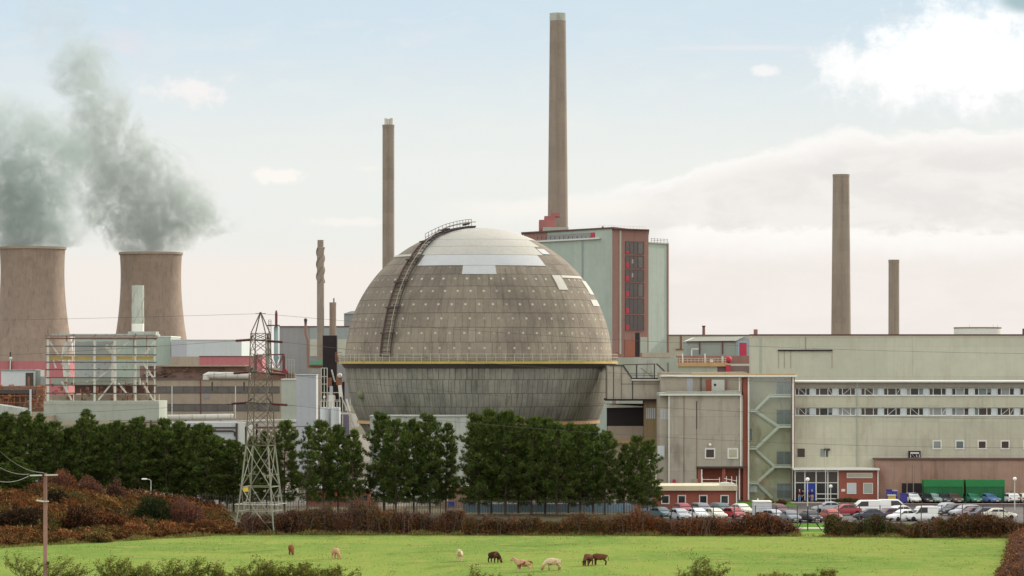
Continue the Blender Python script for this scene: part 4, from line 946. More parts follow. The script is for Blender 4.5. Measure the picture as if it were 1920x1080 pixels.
def cyclone():
    Y = 585.0; x = X(518, Y); k = Y / F; t = thing('cyclone', 'turquoise dust cyclone with a dark red stack in a steel frame behind the pylon', 'cyclone', x, Y, 0)
    MB().lathe(x, Y, [(.05, Z(688, Y)), (5.6 * k, Z(671, Y)), (4.4 * k, Z(664, Y)), (4.4 * k, Z(614, Y)), (2.6 * k, Z(611, Y))], 24, cap=False).build('body', M['turq'], t, smooth=True)
    MB().lathe(x, Y, [(2.4 * k, Z(613, Y)), (2.5 * k, Z(588, Y)), (1.3 * k, Z(582, Y))], 14).build('stack', M['darkred'], t, smooth=True)
    fr = MB(); q = lambda a, b, y=0: (X(a, Y), Y + y, Z(b, Y))
    for y in (-1.6, 1.6):
        fr.bar(q(477, 666, y), q(533, 664.5, y), .22)
        for c in (479, 532): fr.bar(q(c, 665, y), q(c, 712, y), .22)
        fr.bar(q(480, 667, y), q(494, 690, y), .14); fr.bar(q(531, 667, y), q(519, 690, y), .14); fr.bar(q(505, 667, y), q(517, 690, y), .12)
        fr.bar(q(494, 690, y), q(540, 700, y), .2)
    for c in (479, 532): fr.bar(q(c, 666, -1.6), q(c, 666, 1.6), .2)
    fr.build('frame', M['darkred'], t)
    la = MB()
    for c in (504.5, 509): la.bar(q(c, 600, -1), q(c, 665, -1), .08)
    for r in np.arange(600, 665, 3.0): la.bar(q(504.5, r, -1), q(509, r, -1), .06)
    la.px(500, 523, 609, 611, Y - 1.2, 2.4); la.build('access_ladder', M['dark'], t)
    MB().px(500, 505, 625, 700, Y + 1.5, 1.4).build('grey_duct', M['shed'], t)
    MB().px(530, 537, 692, 699, Y - 1, 1.5).px(512, 540, 695, 698, Y - .5, 1).build('red_motor', M['redpaint'], t)
    rl = MB()
    for c in np.arange(537, 552, 4.8): rl.bar(q(c, 674), q(c, 712), .10)
    for r in (674, 684): rl.bar(q(537, r), q(551.5, r), .07)
    rl.build('side_rails', M['conc_g'], t)
    MB().px(470, 553, 700, 712, Y + 1, 3).build('plinth', M['brown'], t)
cyclone()
def band_building():
    Y = 620.0; t = thing('window_band_building', 'long beige concrete building with two dark strips of windows left of the pylon', 'building', X(400, Y), Y, 0)
    MB().px(262, 556, 712, 860, Y, 16).build('wall', M['beige'], t)
    f = Face(262, Y, 556, Y)
    for r0, r1, x0 in ((724.5, 737.5, 270), (757.5, 771, 292)):
        for i, (a, b) in enumerate(((x0, 321.5), (323.5, 440.5 if r0 < 740 else 437), (442.5, 524))): window(f, a, b, r0, r1, t, 'dark', 'glass_d', .7, tuple(np.arange(a + 21, b - 8, 21)), d=.08)
    for c in (322.5, 441.5): MB().px(c - 1, c + 1, 724, 785, Y - .12, .2).build('white_stanchion', M['offwhite'], t)
    MB().px(375.4, 376.6, 712, 786, Y - .16, .2).build('downpipe', M['darkred'], t); MB().px(382, 392, 738, 747, Y - .1, .2).build('patch_panel', M['greyhall'], t)
    MB().px(262, 470, 686, 712, Y + 2, 12).build('roof_structure', M['brown'], t); MB().px(262, 556, 709, 712.2, Y - .2, 3).build('roof_edge', mat('dark_roof_edge', S(110, 94, 86), .3, .6), t)
    mb = MB(); rng = random.Random(3)
    for i in range(60):
        a = rng.uniform(264, 470); r = rng.uniform(686, 708); w = rng.uniform(2, 10)
        mb.px(a, a + w, r, r + rng.uniform(.8, 3), Y + 1.6 - rng.random() * .8, .8)
    mb.build('roof_clutter', mat('rusty_roof_clutter', S(112, 92, 80), .5, 1.0), t)['kind'] = 'stuff'
    MB().px(300, 460, 684.6, 687.2, Y + .5, 8).build('roof_ledge', M['beige'], t)
band_building()
def big_pipe(name, label, pts, r, Y, m='pipe', n=14, rings=True):
    t = thing(name, label, 'pipe', X(pts[0][0], Y), Y, 0); P = [(X(a, Y), Y + (p[2] if len(p) > 2 else 0), Z(b, Y)) for p in pts for a, b in [(p[0], p[1])]]
    MB().tube(P, r, n).build('lagging', M[m], t, smooth=True)
    if rings:
        mb = MB()
        for (p, q) in zip(P[:-1], P[1:]):
            p, q = Vector(p), Vector(q); L = (q - p).length
            for s in np.arange(1.2, L, 2.2): c = p.lerp(q, s / L); d = (q - p).normalized() * .09; mb.tube([c - d, c + d], r * 1.07, n)
        if mb.v: mb.build('joint_rings', M['conc_g'], t)
    x0 = min(p[0] for p in P); x1 = max(p[0] for p in P)
    for s in np.arange(x0 + 1, x1, 6.0): MB().box(s, s + .3, P[0][1] - .15, P[0][1] + .15, 0 if P[0][2] < 12 else P[0][2] - 2.2, P[0][2] - r * .6).build('support', M['dark'], t)
    return t
big_pipe('lagged_pipe', 'short fat pale insulated pipe with an elbow on the brown roof left of the pylon', [(386.5, 712), (386.5, 704.5), (390, 703.5), (470, 704.5)], 6.4 / F * 612, 612)
big_pipe('lagged_pipe', 'long fat pale pipe with a rounded end above the pine tops', [(205, 784.5), (300, 783), (434, 781), (437.5, 781.5)], 5.2 / F * 560, 560)
big_pipe('lagged_pipe', 'thin pale pipe running just under the fat one towards the pylon', [(205, 793.5), (320, 791.5), (470, 789.5), (540, 787.5)], 1.2 / F * 555, 555, rings=False)
def pipe_bridge():
    Y = 552.0; t = thing('pipe_bridge', 'pale panelled pipe bridge with dark pipe loops above the pines beside the pylon', 'pipe bridge', X(400, Y), Y, 0); q = lambda a, b, y=0: (X(a, Y), Y + y, Z(b, Y))
    MB().px(302, 443, 792, 838, Y, 4).build('panel_wall', M['panel'], t)
    for (a, b, r0) in ((445, 459, 792), (462, 474, 798)): MB().px(a, b, r0, 842, Y - .3, 3).build('white_panel', M['offwhite'], t)
    MB().tube([q(358, 808, -.3), q(436, 808, -.3), q(440, 810, -.3), q(441, 818, -.3)], .16, 7).build('dark_pipe', M['dark'], t)
    MB().tube([q(300, 828, -.3), q(444, 826, -.3)], .14, 7).build('dark_pipe', M['darkred'], t)
    MB().px(441.5, 445.5, 794, 836, Y - .5, .3).build('dark_post', M['dark'], t)
    MB().px(300, 556, 800.5, 803.5, Y - .2, 3).build('beam', M['maroon'], t)
    mb = MB(); rng = random.Random(8)
    for i in range(44):
        a = rng.uniform(470, 552); r = rng.uniform(804, 822); mb.px(a, a + rng.uniform(1, 5), r, r + rng.uniform(1, 4), Y - .3 - rng.random(), .4)
    mb.build('valve_clutter', M['white'], t)['kind'] = 'stuff'
    MB().px(440, 556, 838, 870, Y, 3).build('lower_wall', M['beige'], t)
pipe_bridge()
simple_block('pale_store', 'far pale store with a bright sunlit end wall, standing behind the faded red shed', 'building', 321, 453, 638, 720, 1000, 40, 'panel', [('grey_bay', 321, 350, 640, 720, 'slabblue', .1)], ('offwhite', 1.4))
simple_block('green_grey_store', 'far green-grey store behind the steel pipe rack', 'building', 140, 320, 632, 720, 1010, 30, 'green', [('grey_bay', 140, 215, 640, 720, 'greyhall', .1)], ('offwhite', 2.0))
simple_block('faded_red_shed', 'low faded red shed below the pale store, left of the pylon', 'shed', 374, 492, 668.5, 730, 880, 20, 'pinkred', [('beige_bay', 320, 374, 668.5, 730, 'beige', .05)], ('maroon', 1.2))
simple_block('faded_red_shed', 'pink-red shed at the foot of the bigger cooling tower', 'shed', -60, 128, 677, 740, 900, 25, 'pinkred', [('vent_pole', 18, 21, 660, 720, 'dark', .8)], None)
def pipe_rack():
    Y = 545.0; D = 8.0; t = thing('pipe_rack', 'open white steel pipe rack with yellow beams and diagonal braces', 'steel frame', X(190, Y), Y, 0); q = lambda a, b, y=0: (X(a, Y), Y + y, Z(b, Y))
    MB().px(82, 298, 752, 788, Y - 1.5, 13).build('concrete_base', M['conc_g'], t); MB().px(82, 298.5, 758, 759, Y - 1.55, .2).build('base_joint', M['conc'], t)
    MB().px(97, 292, 626, 630.5, Y + 1, 7).px(240, 292, 621.5, 627, Y + 2, 5).build('top_deck', M['conc_l'], t)
    for c, w, y in ((90, 4.4, 0), (113, 3.6, D), (138, 1.6, 0), (177.5, 4.0, 0), (215.5, 4.4, 0), (241, 4.2, D), (254, 3.2, 0), (265.5, 3.2, D), (290, 2.2, 0)):
        MB().bar(q(c, 752, y), q(c, 630, y), w / F * Y).build('column', M['steel'], t)
    for r in (635, 649, 665, 679, 693, 708, 722, 737): MB().bar(q(86, r, -.2), q(294, r + .4, -.2), .15).build('rail', M['dark'], t)
    for r in (630, 634): MB().bar(q(84, r, -.3), q(296, r, -.3), .18).build('top_rail', M['brown'], t)
    for a, b in ((90, 134), (139, 173), (180, 209), (219, 249), (255, 288)): MB().px(a, b, 668, 674.5, Y + .25, .4).build('yellow_beam', M['yellow'], t)
    for (a, b, c, d, y) in ((92, 640, 110, 666, .3), (138, 636, 114, 672, .3), (114, 680, 134, 706, .3), (115, 716, 134, 750, .3), (215, 664, 199, 646, .3), (215, 664, 248, 634, .3), (294, 634, 272, 664, 0), (213, 686, 180, 712, .3), (212, 715, 184, 750, .3), (221, 718, 237, 738, .3), (267, 680, 289, 712, .3), (267, 718, 288, 752, .3), (100, 676, 104, 690, .3)): MB().bar(q(a, b, y), q(c, d, y), .26).build('brace', M['steel'], t)
    for c, r in ((90, 620), (109, 627), (138, 627), (178, 628), (254, 626)): MB().bar(q(c, r - 1, 0), q(c, 635, 0), .09).build('rail_post', M['dark'], t)
    MB().px(140, 214, 640, 712, Y + D + 1, .6).build('grey_panel', M['panel'], t)
    MB().px(96, 262, 708, 722, Y + D, 1.2).build('pale_duct', M['conc_g'], t)
    MB().tube([q(124, 642, 3), q(119, 652, 3), q(117, 668, 3)], .55, 10).tube([q(118, 668, 3), q(121, 706, 3)], .6, 10).tube([q(209, 645, 3), q(208, 715, 3)], .36, 10).tube([q(193, 650, 3), q(206, 662, 3)], .24, 8).build('white_pipe', M['white'], t, smooth=True)
    MB().px(140, 292, 722, 738, Y + D + .6, .6).build('dark_opening', M['maroon'], t)
    rng = random.Random(5); mb = MB()
    for i in range(70):
        a = rng.uniform(96, 288); r = rng.uniform(716, 748); mb.px(a, a + rng.uniform(1, 6), r, r + rng.uniform(1.5, 9), Y + 1 + rng.random() * 6, .4)
    mb.build('rusty_clutter', M['rust'], t)['kind'] = 'stuff'
    mb = MB()
    for i in range(40):
        a = rng.uniform(150, 292); r = rng.uniform(676, 718); mb.px(a, a + rng.uniform(2, 7), r, r + rng.uniform(.8, 4), Y + 2 + rng.random() * 5, .4)
    mb.build('grey_clutter', M['conc_l'], t)['kind'] = 'stuff'
    MB().px(96, 298, 740, 752.2, Y + D - .5, 1).build('back_kerb', M['beige'], t)
pipe_rack()
def cabin():
    Y = 585.0; t = thing('grey_cabin', 'pale grey cabin with a dark side doorway above the rusty pipework', 'cabin', X(35, Y), Y, 0); f = Face(0, Y, 80, Y)
    MB().px(2, 66, 695, 726, Y, 6).build('wall', M['panel'], t); MB().px(1, 67, 693, 695, Y - .2, 6.4).build('roof', M['shed'], t)
    f.box(MB(), 48, 63, 699, 726, -.05, .05).build('doorway', M['dark'], t); f.box(MB(), 63, 66.5, 694, 727, -.05, .2).build('door_post', M['conc_l'], t); f.box(MB(), 52, 56, 706, 725, .0, .1).build('rusty_gear', M['rust'], t)
    MB().px(67, 76, 694, 722, Y + .5, 5).build('side_wall', M['shed'], t); MB().px(76, 86, 706, 724, Y - .3, 3).build('blue_box', M['greyhall'], t)
    MB().bar((X(19, Y), Y, Z(693, Y)), (X(19.5, Y), Y, Z(674, Y)), .16).ball(X(20, Y), Y, Z(672, Y), .28).build('lamp_mast', M['steel'], t)
cabin()
def rusty_works():
    Y = 575.0; t = thing('rusty_pipework', 'tangle of orange rusty pipes and platforms at the far edge by the pink shed', 'pipework', X(40, Y), Y, 0); q = lambda a, b, y=0: (X(a, Y), Y + y, Z(b, Y)); rng = random.Random(2)
    MB().px(-40, 62, 731, 738, Y - .4, 3).build('walkway', M['dark'], t)
    mb = MB()
    for c in np.arange(-36, 86, 10.5): mb.bar(q(c, 724), q(c, 772), .18)
    for r in (726, 742, 755, 764): mb.bar(q(-38, r, -.3), q(86, r, -.3), .14)
    mb.build('frame', M['rust'], t)
    mb = MB()
    for i in range(26):
        a = rng.uniform(-30, 80); r = rng.uniform(722, 760); L = rng.uniform(3, 14); y = rng.uniform(-.2, 2)
        mb.tube([q(a, r, y), q(a + L, r + rng.uniform(-1, 1), y), q(a + L + 1, r + rng.uniform(2, 8), y)], rng.uniform(.1, .34), 6)
    mb.build('pipe_runs', mat('orange_rust', S(166, 112, 78), .35, 1.0), t)['kind'] = 'stuff'
    mb = MB()
    for i in range(40):
        a = rng.uniform(-36, 84); r = rng.uniform(738, 766); mb.px(a, a + rng.uniform(1, 4), r, r + rng.uniform(1, 5), Y + rng.uniform(.3, 2), .4)
    mb.build('grey_fittings', M['beige'], t)['kind'] = 'stuff'
    MB().px(-40, 84, 724, 772, Y + 3, 1).build('back_wall', mat('brown_back_wall', S(136, 108, 92), .3, .6), t)
    MB().bar(q(58.5, 730, -.8), q(58.5, 776, -.8), .34).build('grey_column', M['panel'], t)
rusty_works()
t = thing('lean_to_roof', 'pale sloping lean-to roof at the edge above the pines', 'roof', X(20, 540), 540, 0)
MB().slab([(X(-40, 540), Z(779, 540)), (X(48, 540), Z(774, 540)), (X(42, 540), Z(766, 540)), (X(-40, 540), Z(754, 540))], 540, 546).build('roof_sheet', M['conc_l'], t); MB().px(-40, 100, 779, 880, 540.5, 5).build('wall', M['beige'], t)
simple_block('stained_block', 'light grey stained concrete block in front of the dome, half hidden by pines', 'building', 693.5, 880, 781, 945, 472, 9, 'conc_l', [], ('conc_l', 1.6))
simple_block('small_brick_hut', 'small brick hut with pale roof under the pines near the pylon', 'hut', 577, 693, 917, 958, 452, 7, 'brick', [('pane', 679, 689, 929, 939, 'glass', .08), ('pane', 604, 608, 929, 946, 'white', .06)], ('offwhite', 2.4))
t = simple_block('pink_house', 'pinkish rendered hut with a dark window and blue door under the pines', 'house', 820, 884, 914, 960, 448, 7, 'brick_p', [('window', 820, 841, 921, 940, 'white', .05), ('pane', 822, 838, 922, 937, 'glass', .09), ('blue_door', 841, 852, 941, 962, 'bluedoor', .08)], ('beige', 2.0))
simple_block('blue_grey_wall', 'long low pale blue wall glimpsed between pine trunks', 'wall', 868, 1222, 945, 966, 434, .3, 'bluesky', [], None)
simple_block('low_wall', 'long grey low wall below the upper row of parked cars', 'wall', 1690, 1992, 945.5, 953, 449, .5, 'lowwall', [], ('brick_p', 1.0))

# ================================================================== containers, bins, trailer
for k, (a, b, l) in enumerate(((1733, 1806, 'bright green container nearer the brick bins, with a lit-toned paler top sheet'), (1811.5, 1883.5, 'bright green container nearer the round lamp, with a lit-toned paler top sheet'))):
    Y = 461.0; x0, x1 = X(a, Y), X(b, Y); t = thing('green_container', l, 'container', (x0 + x1) / 2, Y, 0, 'green containers by the brick plinth')
    z1 = Z(900, Y); mb = MB(); n = 24
    prof = []
    for i in range(n + 1):
        xx = x0 + (x1 - x0) * i / n; prof.append((xx, Y + (.06 if i % 2 else 0)))
    mb.prism(prof + [(x1, Y + 2.4), (x0, Y + 2.4)], .25, z1 - .9).build('body', M['cgreen'], t)
    MB().slab([(x0 - .04, z1 - .95), (x1 + .04, z1 - .95), (x1 + .04, z1), (x0 - .04, z1)], Y - .06, Y + 2.46).build('top_sheet', M['cgreen2'], t)  # lit tone of the top put into its paler green
    for xx in (x0, x1 - .14, (x0 + x1) / 2 - .05): MB().box(xx, xx + .14, Y - .07, Y + .05, .2, z1 - .94).build('corner_post', M['cgreen'], t)
    MB().box(x0, x1, Y - .03, Y + .1, .08, .26).build('foot_shade', M['dark'], t)  # dark strip put in as the shade underneath
Y = 459.0; t = thing('yellow_bin', 'squat yellow bin with pale lid beside the brick plinth', 'bin', X(1672.5, Y), Y, 0)
MB().prism([(X(1665.5, Y), Y), (X(1679.5, Y), Y), (X(1679, Y), Y + 1), (X(1666, Y), Y + 1)], .1, Z(930, Y)).build('tub', M['ybin'], t); MB().px(1664.8, 1680.2, 927.6, 930.2, Y - .1, 1.2).build('lid', M['panel'], t)
for a, b, r, l in ((1663, 1672, 917.5, 'blue-violet bin behind the yellow one'), (1673.5, 1682.5, 919, 'paler blue bin behind the yellow one, by the dark bay')):
    t = thing('blue_bin', l, 'bin', X((a + b) / 2, 462), 462, 0); MB().px(a, b, r + 2, 942, 462, .9).build('tub', M['blue'], t); MB().px(a - .6, b + .6, r, r + 2, 461.9, 1.1).build('lid', M['slabblue'] if a > 1670 else M['blue'], t)
t = thing('blue_skip', 'low dark blue skip in the dark bay', 'skip', X(1703, 461), 461, 0)
MB().prism([(X(1688, 461), 461), (X(1718, 461), 461), (X(1715, 461), 462.6), (X(1690, 461), 462.6)], .15, Z(926, 461)).build('tub', M['blue'], t); MB().px(1687, 1719, 924.6, 926.2, 460.9, .2).build('rim', M['blue'], t)
t = thing('grey_trailer', 'pale grey box trailer parked behind the hedge near the gap', 'trailer', X(1430, 420), 420, 0)
MB().px(1413.5, 1447, 941.5, 968, 420, 3).build('box_body', M['panel'], t); MB().px(1413, 1447.5, 940, 941.8, 419.9, 3.2).build('roof', M['white'], t)
MB().bar((X(1422, 420), 421, Z(941, 420)), (X(1422, 420), 421, Z(935, 420)), .14).build('vent_pipe', M['white'], t); MB().px(1414, 1447, 968, 970, 420.1, 2.8).build('chassis', M['dark'], t)
for s in (1421, 1440): MB().lathe(0, 0, [(.05, -.1), (.34, -.1), (.34, .1), (.05, .1)], 14).build('wheel', M['tyre'], t, local=True).matrix_local = Matrix.Translation((X(s, 420) - X(1430, 420), .1, .34)) @ Matrix.Rotation(math.pi / 2, 4, 'X')
# ================================================================== electricity pylon
def pylon():
    Y = 380.0; cx = X(488.5, Y); t = thing('lattice_pylon', 'steel lattice electricity pylon standing at the edge of the pasture', 'pylon', cx, Y, 0)
    base = [(-2.9, -1.8), (1.8, -2.9), (2.9, 1.8), (-1.8, 2.9)]
    # half-width scale by row: knee at 835, waist at 625, peak at 588
    rows = [(1003, 1.0), (957, .86), (912, .74), (870, .64), (835, .555), (800, .52), (768, .49), (738, .46), (710, .44), (684, .42), (660, .40), (637, .385), (625, .37), (588, .03)]
    zs = [max(Z(r, Y), 0.0) for r, _ in rows]; zs[0] = 0
    P = lambda i, c: Vector((cx + base[c][0] * rows[i][1], Y + base[c][1] * rows[i][1], zs[i]))
    n = len(rows)
    for c in range(4):
        mb = MB()
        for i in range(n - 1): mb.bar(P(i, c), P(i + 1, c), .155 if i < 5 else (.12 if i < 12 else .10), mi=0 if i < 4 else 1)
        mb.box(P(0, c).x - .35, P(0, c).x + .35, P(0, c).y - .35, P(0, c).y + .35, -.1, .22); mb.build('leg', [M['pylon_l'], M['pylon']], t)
    for f in range(4):
        a, b = f, (f + 1) % 4; mb = MB()
        for i in range(n - 1):
            w = .075 if i < 5 else .062; q_ = len(mb.mi)
            if i in (1, 2, 4, 11, 12): mb.bar(P(i, a), P(i, b), w)
            if i < 4:
                m_ = (P(i + 1, a) + P(i + 1, b)) / 2
                if i in (0, 2): mb.bar(P(i, a), m_, w); mb.bar(P(i, b), m_, w); mb.bar((P(i, a) + m_) / 2, P(i, a).lerp(P(i + 1, a), .55), .07); mb.bar((P(i, b) + m_) / 2, P(i, b).lerp(P(i + 1, b), .55), .07)
                else:
                    m0 = (P(i, a) + P(i, b)) / 2; mb.bar(m0, P(i + 1, a), w); mb.bar(m0, P(i + 1, b), w)
            elif i < 12: mb.bar(P(i, a), P(i + 1, b), w); mb.bar(P(i, b), P(i + 1, a), w)
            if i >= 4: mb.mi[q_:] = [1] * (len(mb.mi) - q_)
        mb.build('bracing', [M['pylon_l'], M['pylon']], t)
    arms = []
    for r, xl, xr in ((637, 470, 502), (698, 466, 507), (755, 462, 511)):
        z = Z(r, Y); mb = MB()
        for yy in (-.5, .5):
            mb.bar((X(xl, Y), Y + yy * .2, z), (X(xr, Y), Y + yy * .2, z - .15), .16); mb.bar((X(xl, Y), Y, z), (cx - .9, Y + yy * 1.6, z + .5), .10); mb.bar((X(xr, Y), Y, z - .15), (cx + .9, Y + yy * 1.6, z + .5), .10)
        mb.build('cross_arm', M['dark'], t); arms.append((X(xl, Y), X(xr, Y), z))
    pk = MB().ball(cx, Y, Z(587.5, Y), .17).bar((cx - .6, Y, Z(588, Y)), (cx + .6, Y, Z(588, Y)), .07).build('peak_clamp', M['dark'], t)
    ends = []
    for (xl, xr, z) in arms:
        for s, x0 in ((-1, xl), (1, xr)):
            L = 1.75; p0 = Vector((x0, Y, z if s < 0 else z - .15)); p1 = p0 + Vector((s * L, 0, -.12)); mb = MB(); mb.tube([p0, p1], .12, 8)
            for k in range(11): c = p0.lerp(p1, .06 + k * .088); mb.tube([c - Vector((.03, 0, 0)), c + Vector((.03, 0, 0))], .17, 8)
            mb.build('insulator', M['insul'], t); ends.append(p1)
    q = P(2, 0); MB().box(q.x + .25, q.x + .85, q.y - .25, q.y - .2, zs[2] - .55, zs[2] - .05).build('yellow_plate', M['ybin'], t)
    mb = MB()
    for c in (a for a in range(4)):
        a, b = P(1, c).lerp(P(2, c), .28), P(1, (c + 1) % 4).lerp(P(2, (c + 1) % 4), .28); o1 = (a - Vector((cx, Y, a.z))) * .22; o2 = (b - Vector((cx, Y, b.z))) * .22; mb.bar(a, a + o1, .06); mb.bar(a + o1, b + o2, .035)
    mb.build('anti_climb_guard', M['steel'], t)
    return ends, Vector((cx, Y, Z(588, Y)))
PE, PK = pylon()
def span(p, q, sag, n=26): return [Vector(p).lerp(Vector(q), s) - Vector((0, 0, sag * 4 * s * (1 - s))) for s in np.linspace(0, 1, n)]
def cable(label, pts, r=.017): tag(MB().tube(pts, r, 4).build('power_cable', M['wire']), label, 'cable', 'overhead cables')
names = ('topmost phase cable', 'middle phase cable', 'lowest phase cable')
for i in range(3):
    l, r = PE[2 * i], PE[2 * i + 1]
    cable(names[i] + ' running from the pylon past the cooling towers', span(l, l + Vector((-150, 60, -1.5)), 2.2))
    cable(names[i] + ' running from the pylon past the dome', span(r, r + Vector((170, 40, -2.0)), 4.5))
cable('earth wire from the pylon peak past the cooling towers', span(PK, PK + Vector((-150, 60, 1)), 1.2), .016); cable('earth wire from the pylon peak past the dome', span(PK, PK + Vector((170, 40, -3)), 3.0), .016)
for s, w in ((-1, 'cooling tower'), (1, 'dome')): pass

# ================================================================== telegraph pole
def telegraph_pole():
    Y = 285.0; x = X(85, Y); zt = Z(887, Y); t = thing('telegraph_pole', 'weathered wooden telegraph pole with a single crossarm above the near thorn bush', 'pole', x, Y, 0); q = lambda a, b, y=0: (X(a, Y), Y + y, Z(b, Y))
    MB().tube([(x, Y, -1), (x, Y, zt)], [.20, .155], 12).build('pole', M['wood'], t, smooth=True)
    MB().bar(q(54, 891.5, -.2), q(114, 890, -.2), .13, .12).build('crossarm', M['steel'], t)
    for c in (54.5, 82, 112): MB().cyl(X(c, Y), Y - .22, Z(893.5, Y), Z(888.5, Y), .10, .13, 10).build('insulator', M['insul'], t, smooth=True)
    MB().bar(q(83, 940, -.2), q(70, 937.5, -.4), .16, .13).bar(q(84, 940, -.2), q(92, 939.5, -.3), .09).build('stay_bracket', M['offwhite'], t)
    for i, (a, b) in enumerate((((54.5, 889), (-70, 815)), ((82, 886), (-40, 800)), ((55, 892), (-60, 872)))):
        p = Vector(q(*a, -.2)); e = Vector((X(b[0], Y - 30), Y - 30, Z(b[1], Y - 30)))
        cable(('upper pale wire', 'steepest pale wire', 'lowest pale wire')[i] + ' leaving the telegraph pole crossarm', span(p, e, .9), .03)
telegraph_pole()

# ================================================================== lamps
def street_lamp(px, head, Y, label, kind='arm', side=-1):
    x = X(px, Y); z0 = float(gz(x, Y)); zt = Z(head, Y); t = thing('street_lamp', label, 'street lamp', x, Y, z0, 'street lamps'); mb = MB()
    if kind == 'globe':
        mb.cyl(x, Y, z0, zt - .2, .075, .05, 8).build('pole', M['steel'], t, smooth=True); MB().ball(x, Y, zt, .27).build('lamp_globe', M['lamp'], t, smooth=True)
    else:
        mb.tube([(x, Y, z0), (x, Y, zt - .1), (x + side * .15, Y, zt + .06), (x + side * .55, Y, zt + .1)], [.08, .055, .05, .045], 7).build('pole', M['steel'], t, smooth=True)
        MB().lathe(0, 0, [(.03, -.42), (.16, -.3), (.17, .2), (.1, .38), (.02, .4)], 10).build('lamp_head', M['lamp'], t, local=True, smooth=True).matrix_local = Matrix.Translation((side * .85, 0, zt - z0 + .12)) @ Matrix.Rotation(math.pi / 2, 4, 'Y') @ Matrix.Diagonal((.7, 1, 1, 1))
    return t
street_lamp(660, 906, 436, 'street lamp in front of the small brick hut under the pines'); street_lamp(1113, 910, 430, 'street lamp standing before the pine trunks')
street_lamp(283, 900, 424, 'street lamp beside the dark evergreen bush on the bank'); street_lamp(440.5, 901, 432, 'thin street lamp just beside the pylon leg', 'arm', 1)
street_lamp(1514, 899, 424, 'round-headed lamp in front of the blue doors of the office entrance', 'globe'); street_lamp(1557.5, 912, 455, 'short round-headed lamp against the glazed entrance screen', 'globe')
street_lamp(1902.5, 898, 440, 'round-headed lamp beside the green containers', 'globe'); street_lamp(62, 843, 428, 'white lamp glimpsed among the dark pines above the telegraph pole', 'arm', 1)
t = thing('flag_mast', 'thin pale mast in front of the office entrance', 'mast', X(1548, 452), 452, 0); MB().cyl(X(1548, 452), 452, 0, Z(843, 452), .075, .035, 7).build('mast', M['steel'], t); MB().ball(X(1548, 452), 452, Z(843, 452), .07).build('finial', M['dark'], t)

# ================================================================== fences
def fence(name, label, pts, h, step, mats, wires, r=.05, cat='fence', pales=0):
    t = thing(name, label, cat, pts[0][0], pts[0][1], 0); A = [Vector((a, b, float(gz(a, b)))) for a, b in pts]
    post = MB().cyl(0, 0, 0, h, r, r, 6); me = None; run = []
    for p, q in zip(A[:-1], A[1:]):
        n = max(1, int((q - p).length / step))
        for i in range(n): run.append(p.lerp(q, i / n))
    run.append(A[-1])
    proto = post.build('post', M[mats], t, local=True)
    for i, p in enumerate(run):
        o = proto if i == 0 else proto.copy()
        if i: COL.objects.link(o); o.parent = t
        o.location = p - Vector(t.location)
    mb = MB()
    for wz in wires:
        for p, q in zip(run[:-1], run[1:]): mb.bar(p + Vector((0, 0, wz)), q + Vector((0, 0, wz)), .022)
    if pales:
        for p, q in zip(run[:-1], run[1:]):
            n = int((q - p).length / pales)
            for i in range(n): c = p.lerp(q, i / n); mb.bar(c + Vector((0, 0, .05)), c + Vector((0, 0, h - .05)), .05, .03)
    mb.build('rails' if pales else 'wires', M['dark'] if pales else M['wire'], t)
    return t
fence('wire_fence', 'dark-posted wire fence between the car park and the pasture hedge', [(X(1180, 395), 395), (X(1495, 395), 395), (X(1920, 397), 397), (X(1960, 397), 397)], 2.6, 2.5, 'dark', (.4, 1.0, 1.6, 2.2, 2.5), .06)
fence('security_fence', 'dark steel palisade fence in front of the pines beside the pylon', [(X(380, 420), 420), (X(560, 418), 418), (X(870, 420), 420), (X(1185, 420), 420)], 2.3, 3.0, 'dark', (.5, 2.0), .06, pales=.32)
t = thing('stay_post', 'black post with two raking struts in the hedge gap', 'post', X(1514.5, 386), 386, 0); q = lambda a, z, y=0: (X(a, 386), 386 + y, z)
MB().bar(q(1514.5, 0), q(1514.5, 2.9), .12).build('post', M['signk'], t)
for s in (1493, 1541): MB().bar(q(s, 0), q(1514.5 + (s - 1514.5) * .45, 1.2 if True else 0), .10).build('strut', M['signk'], t)

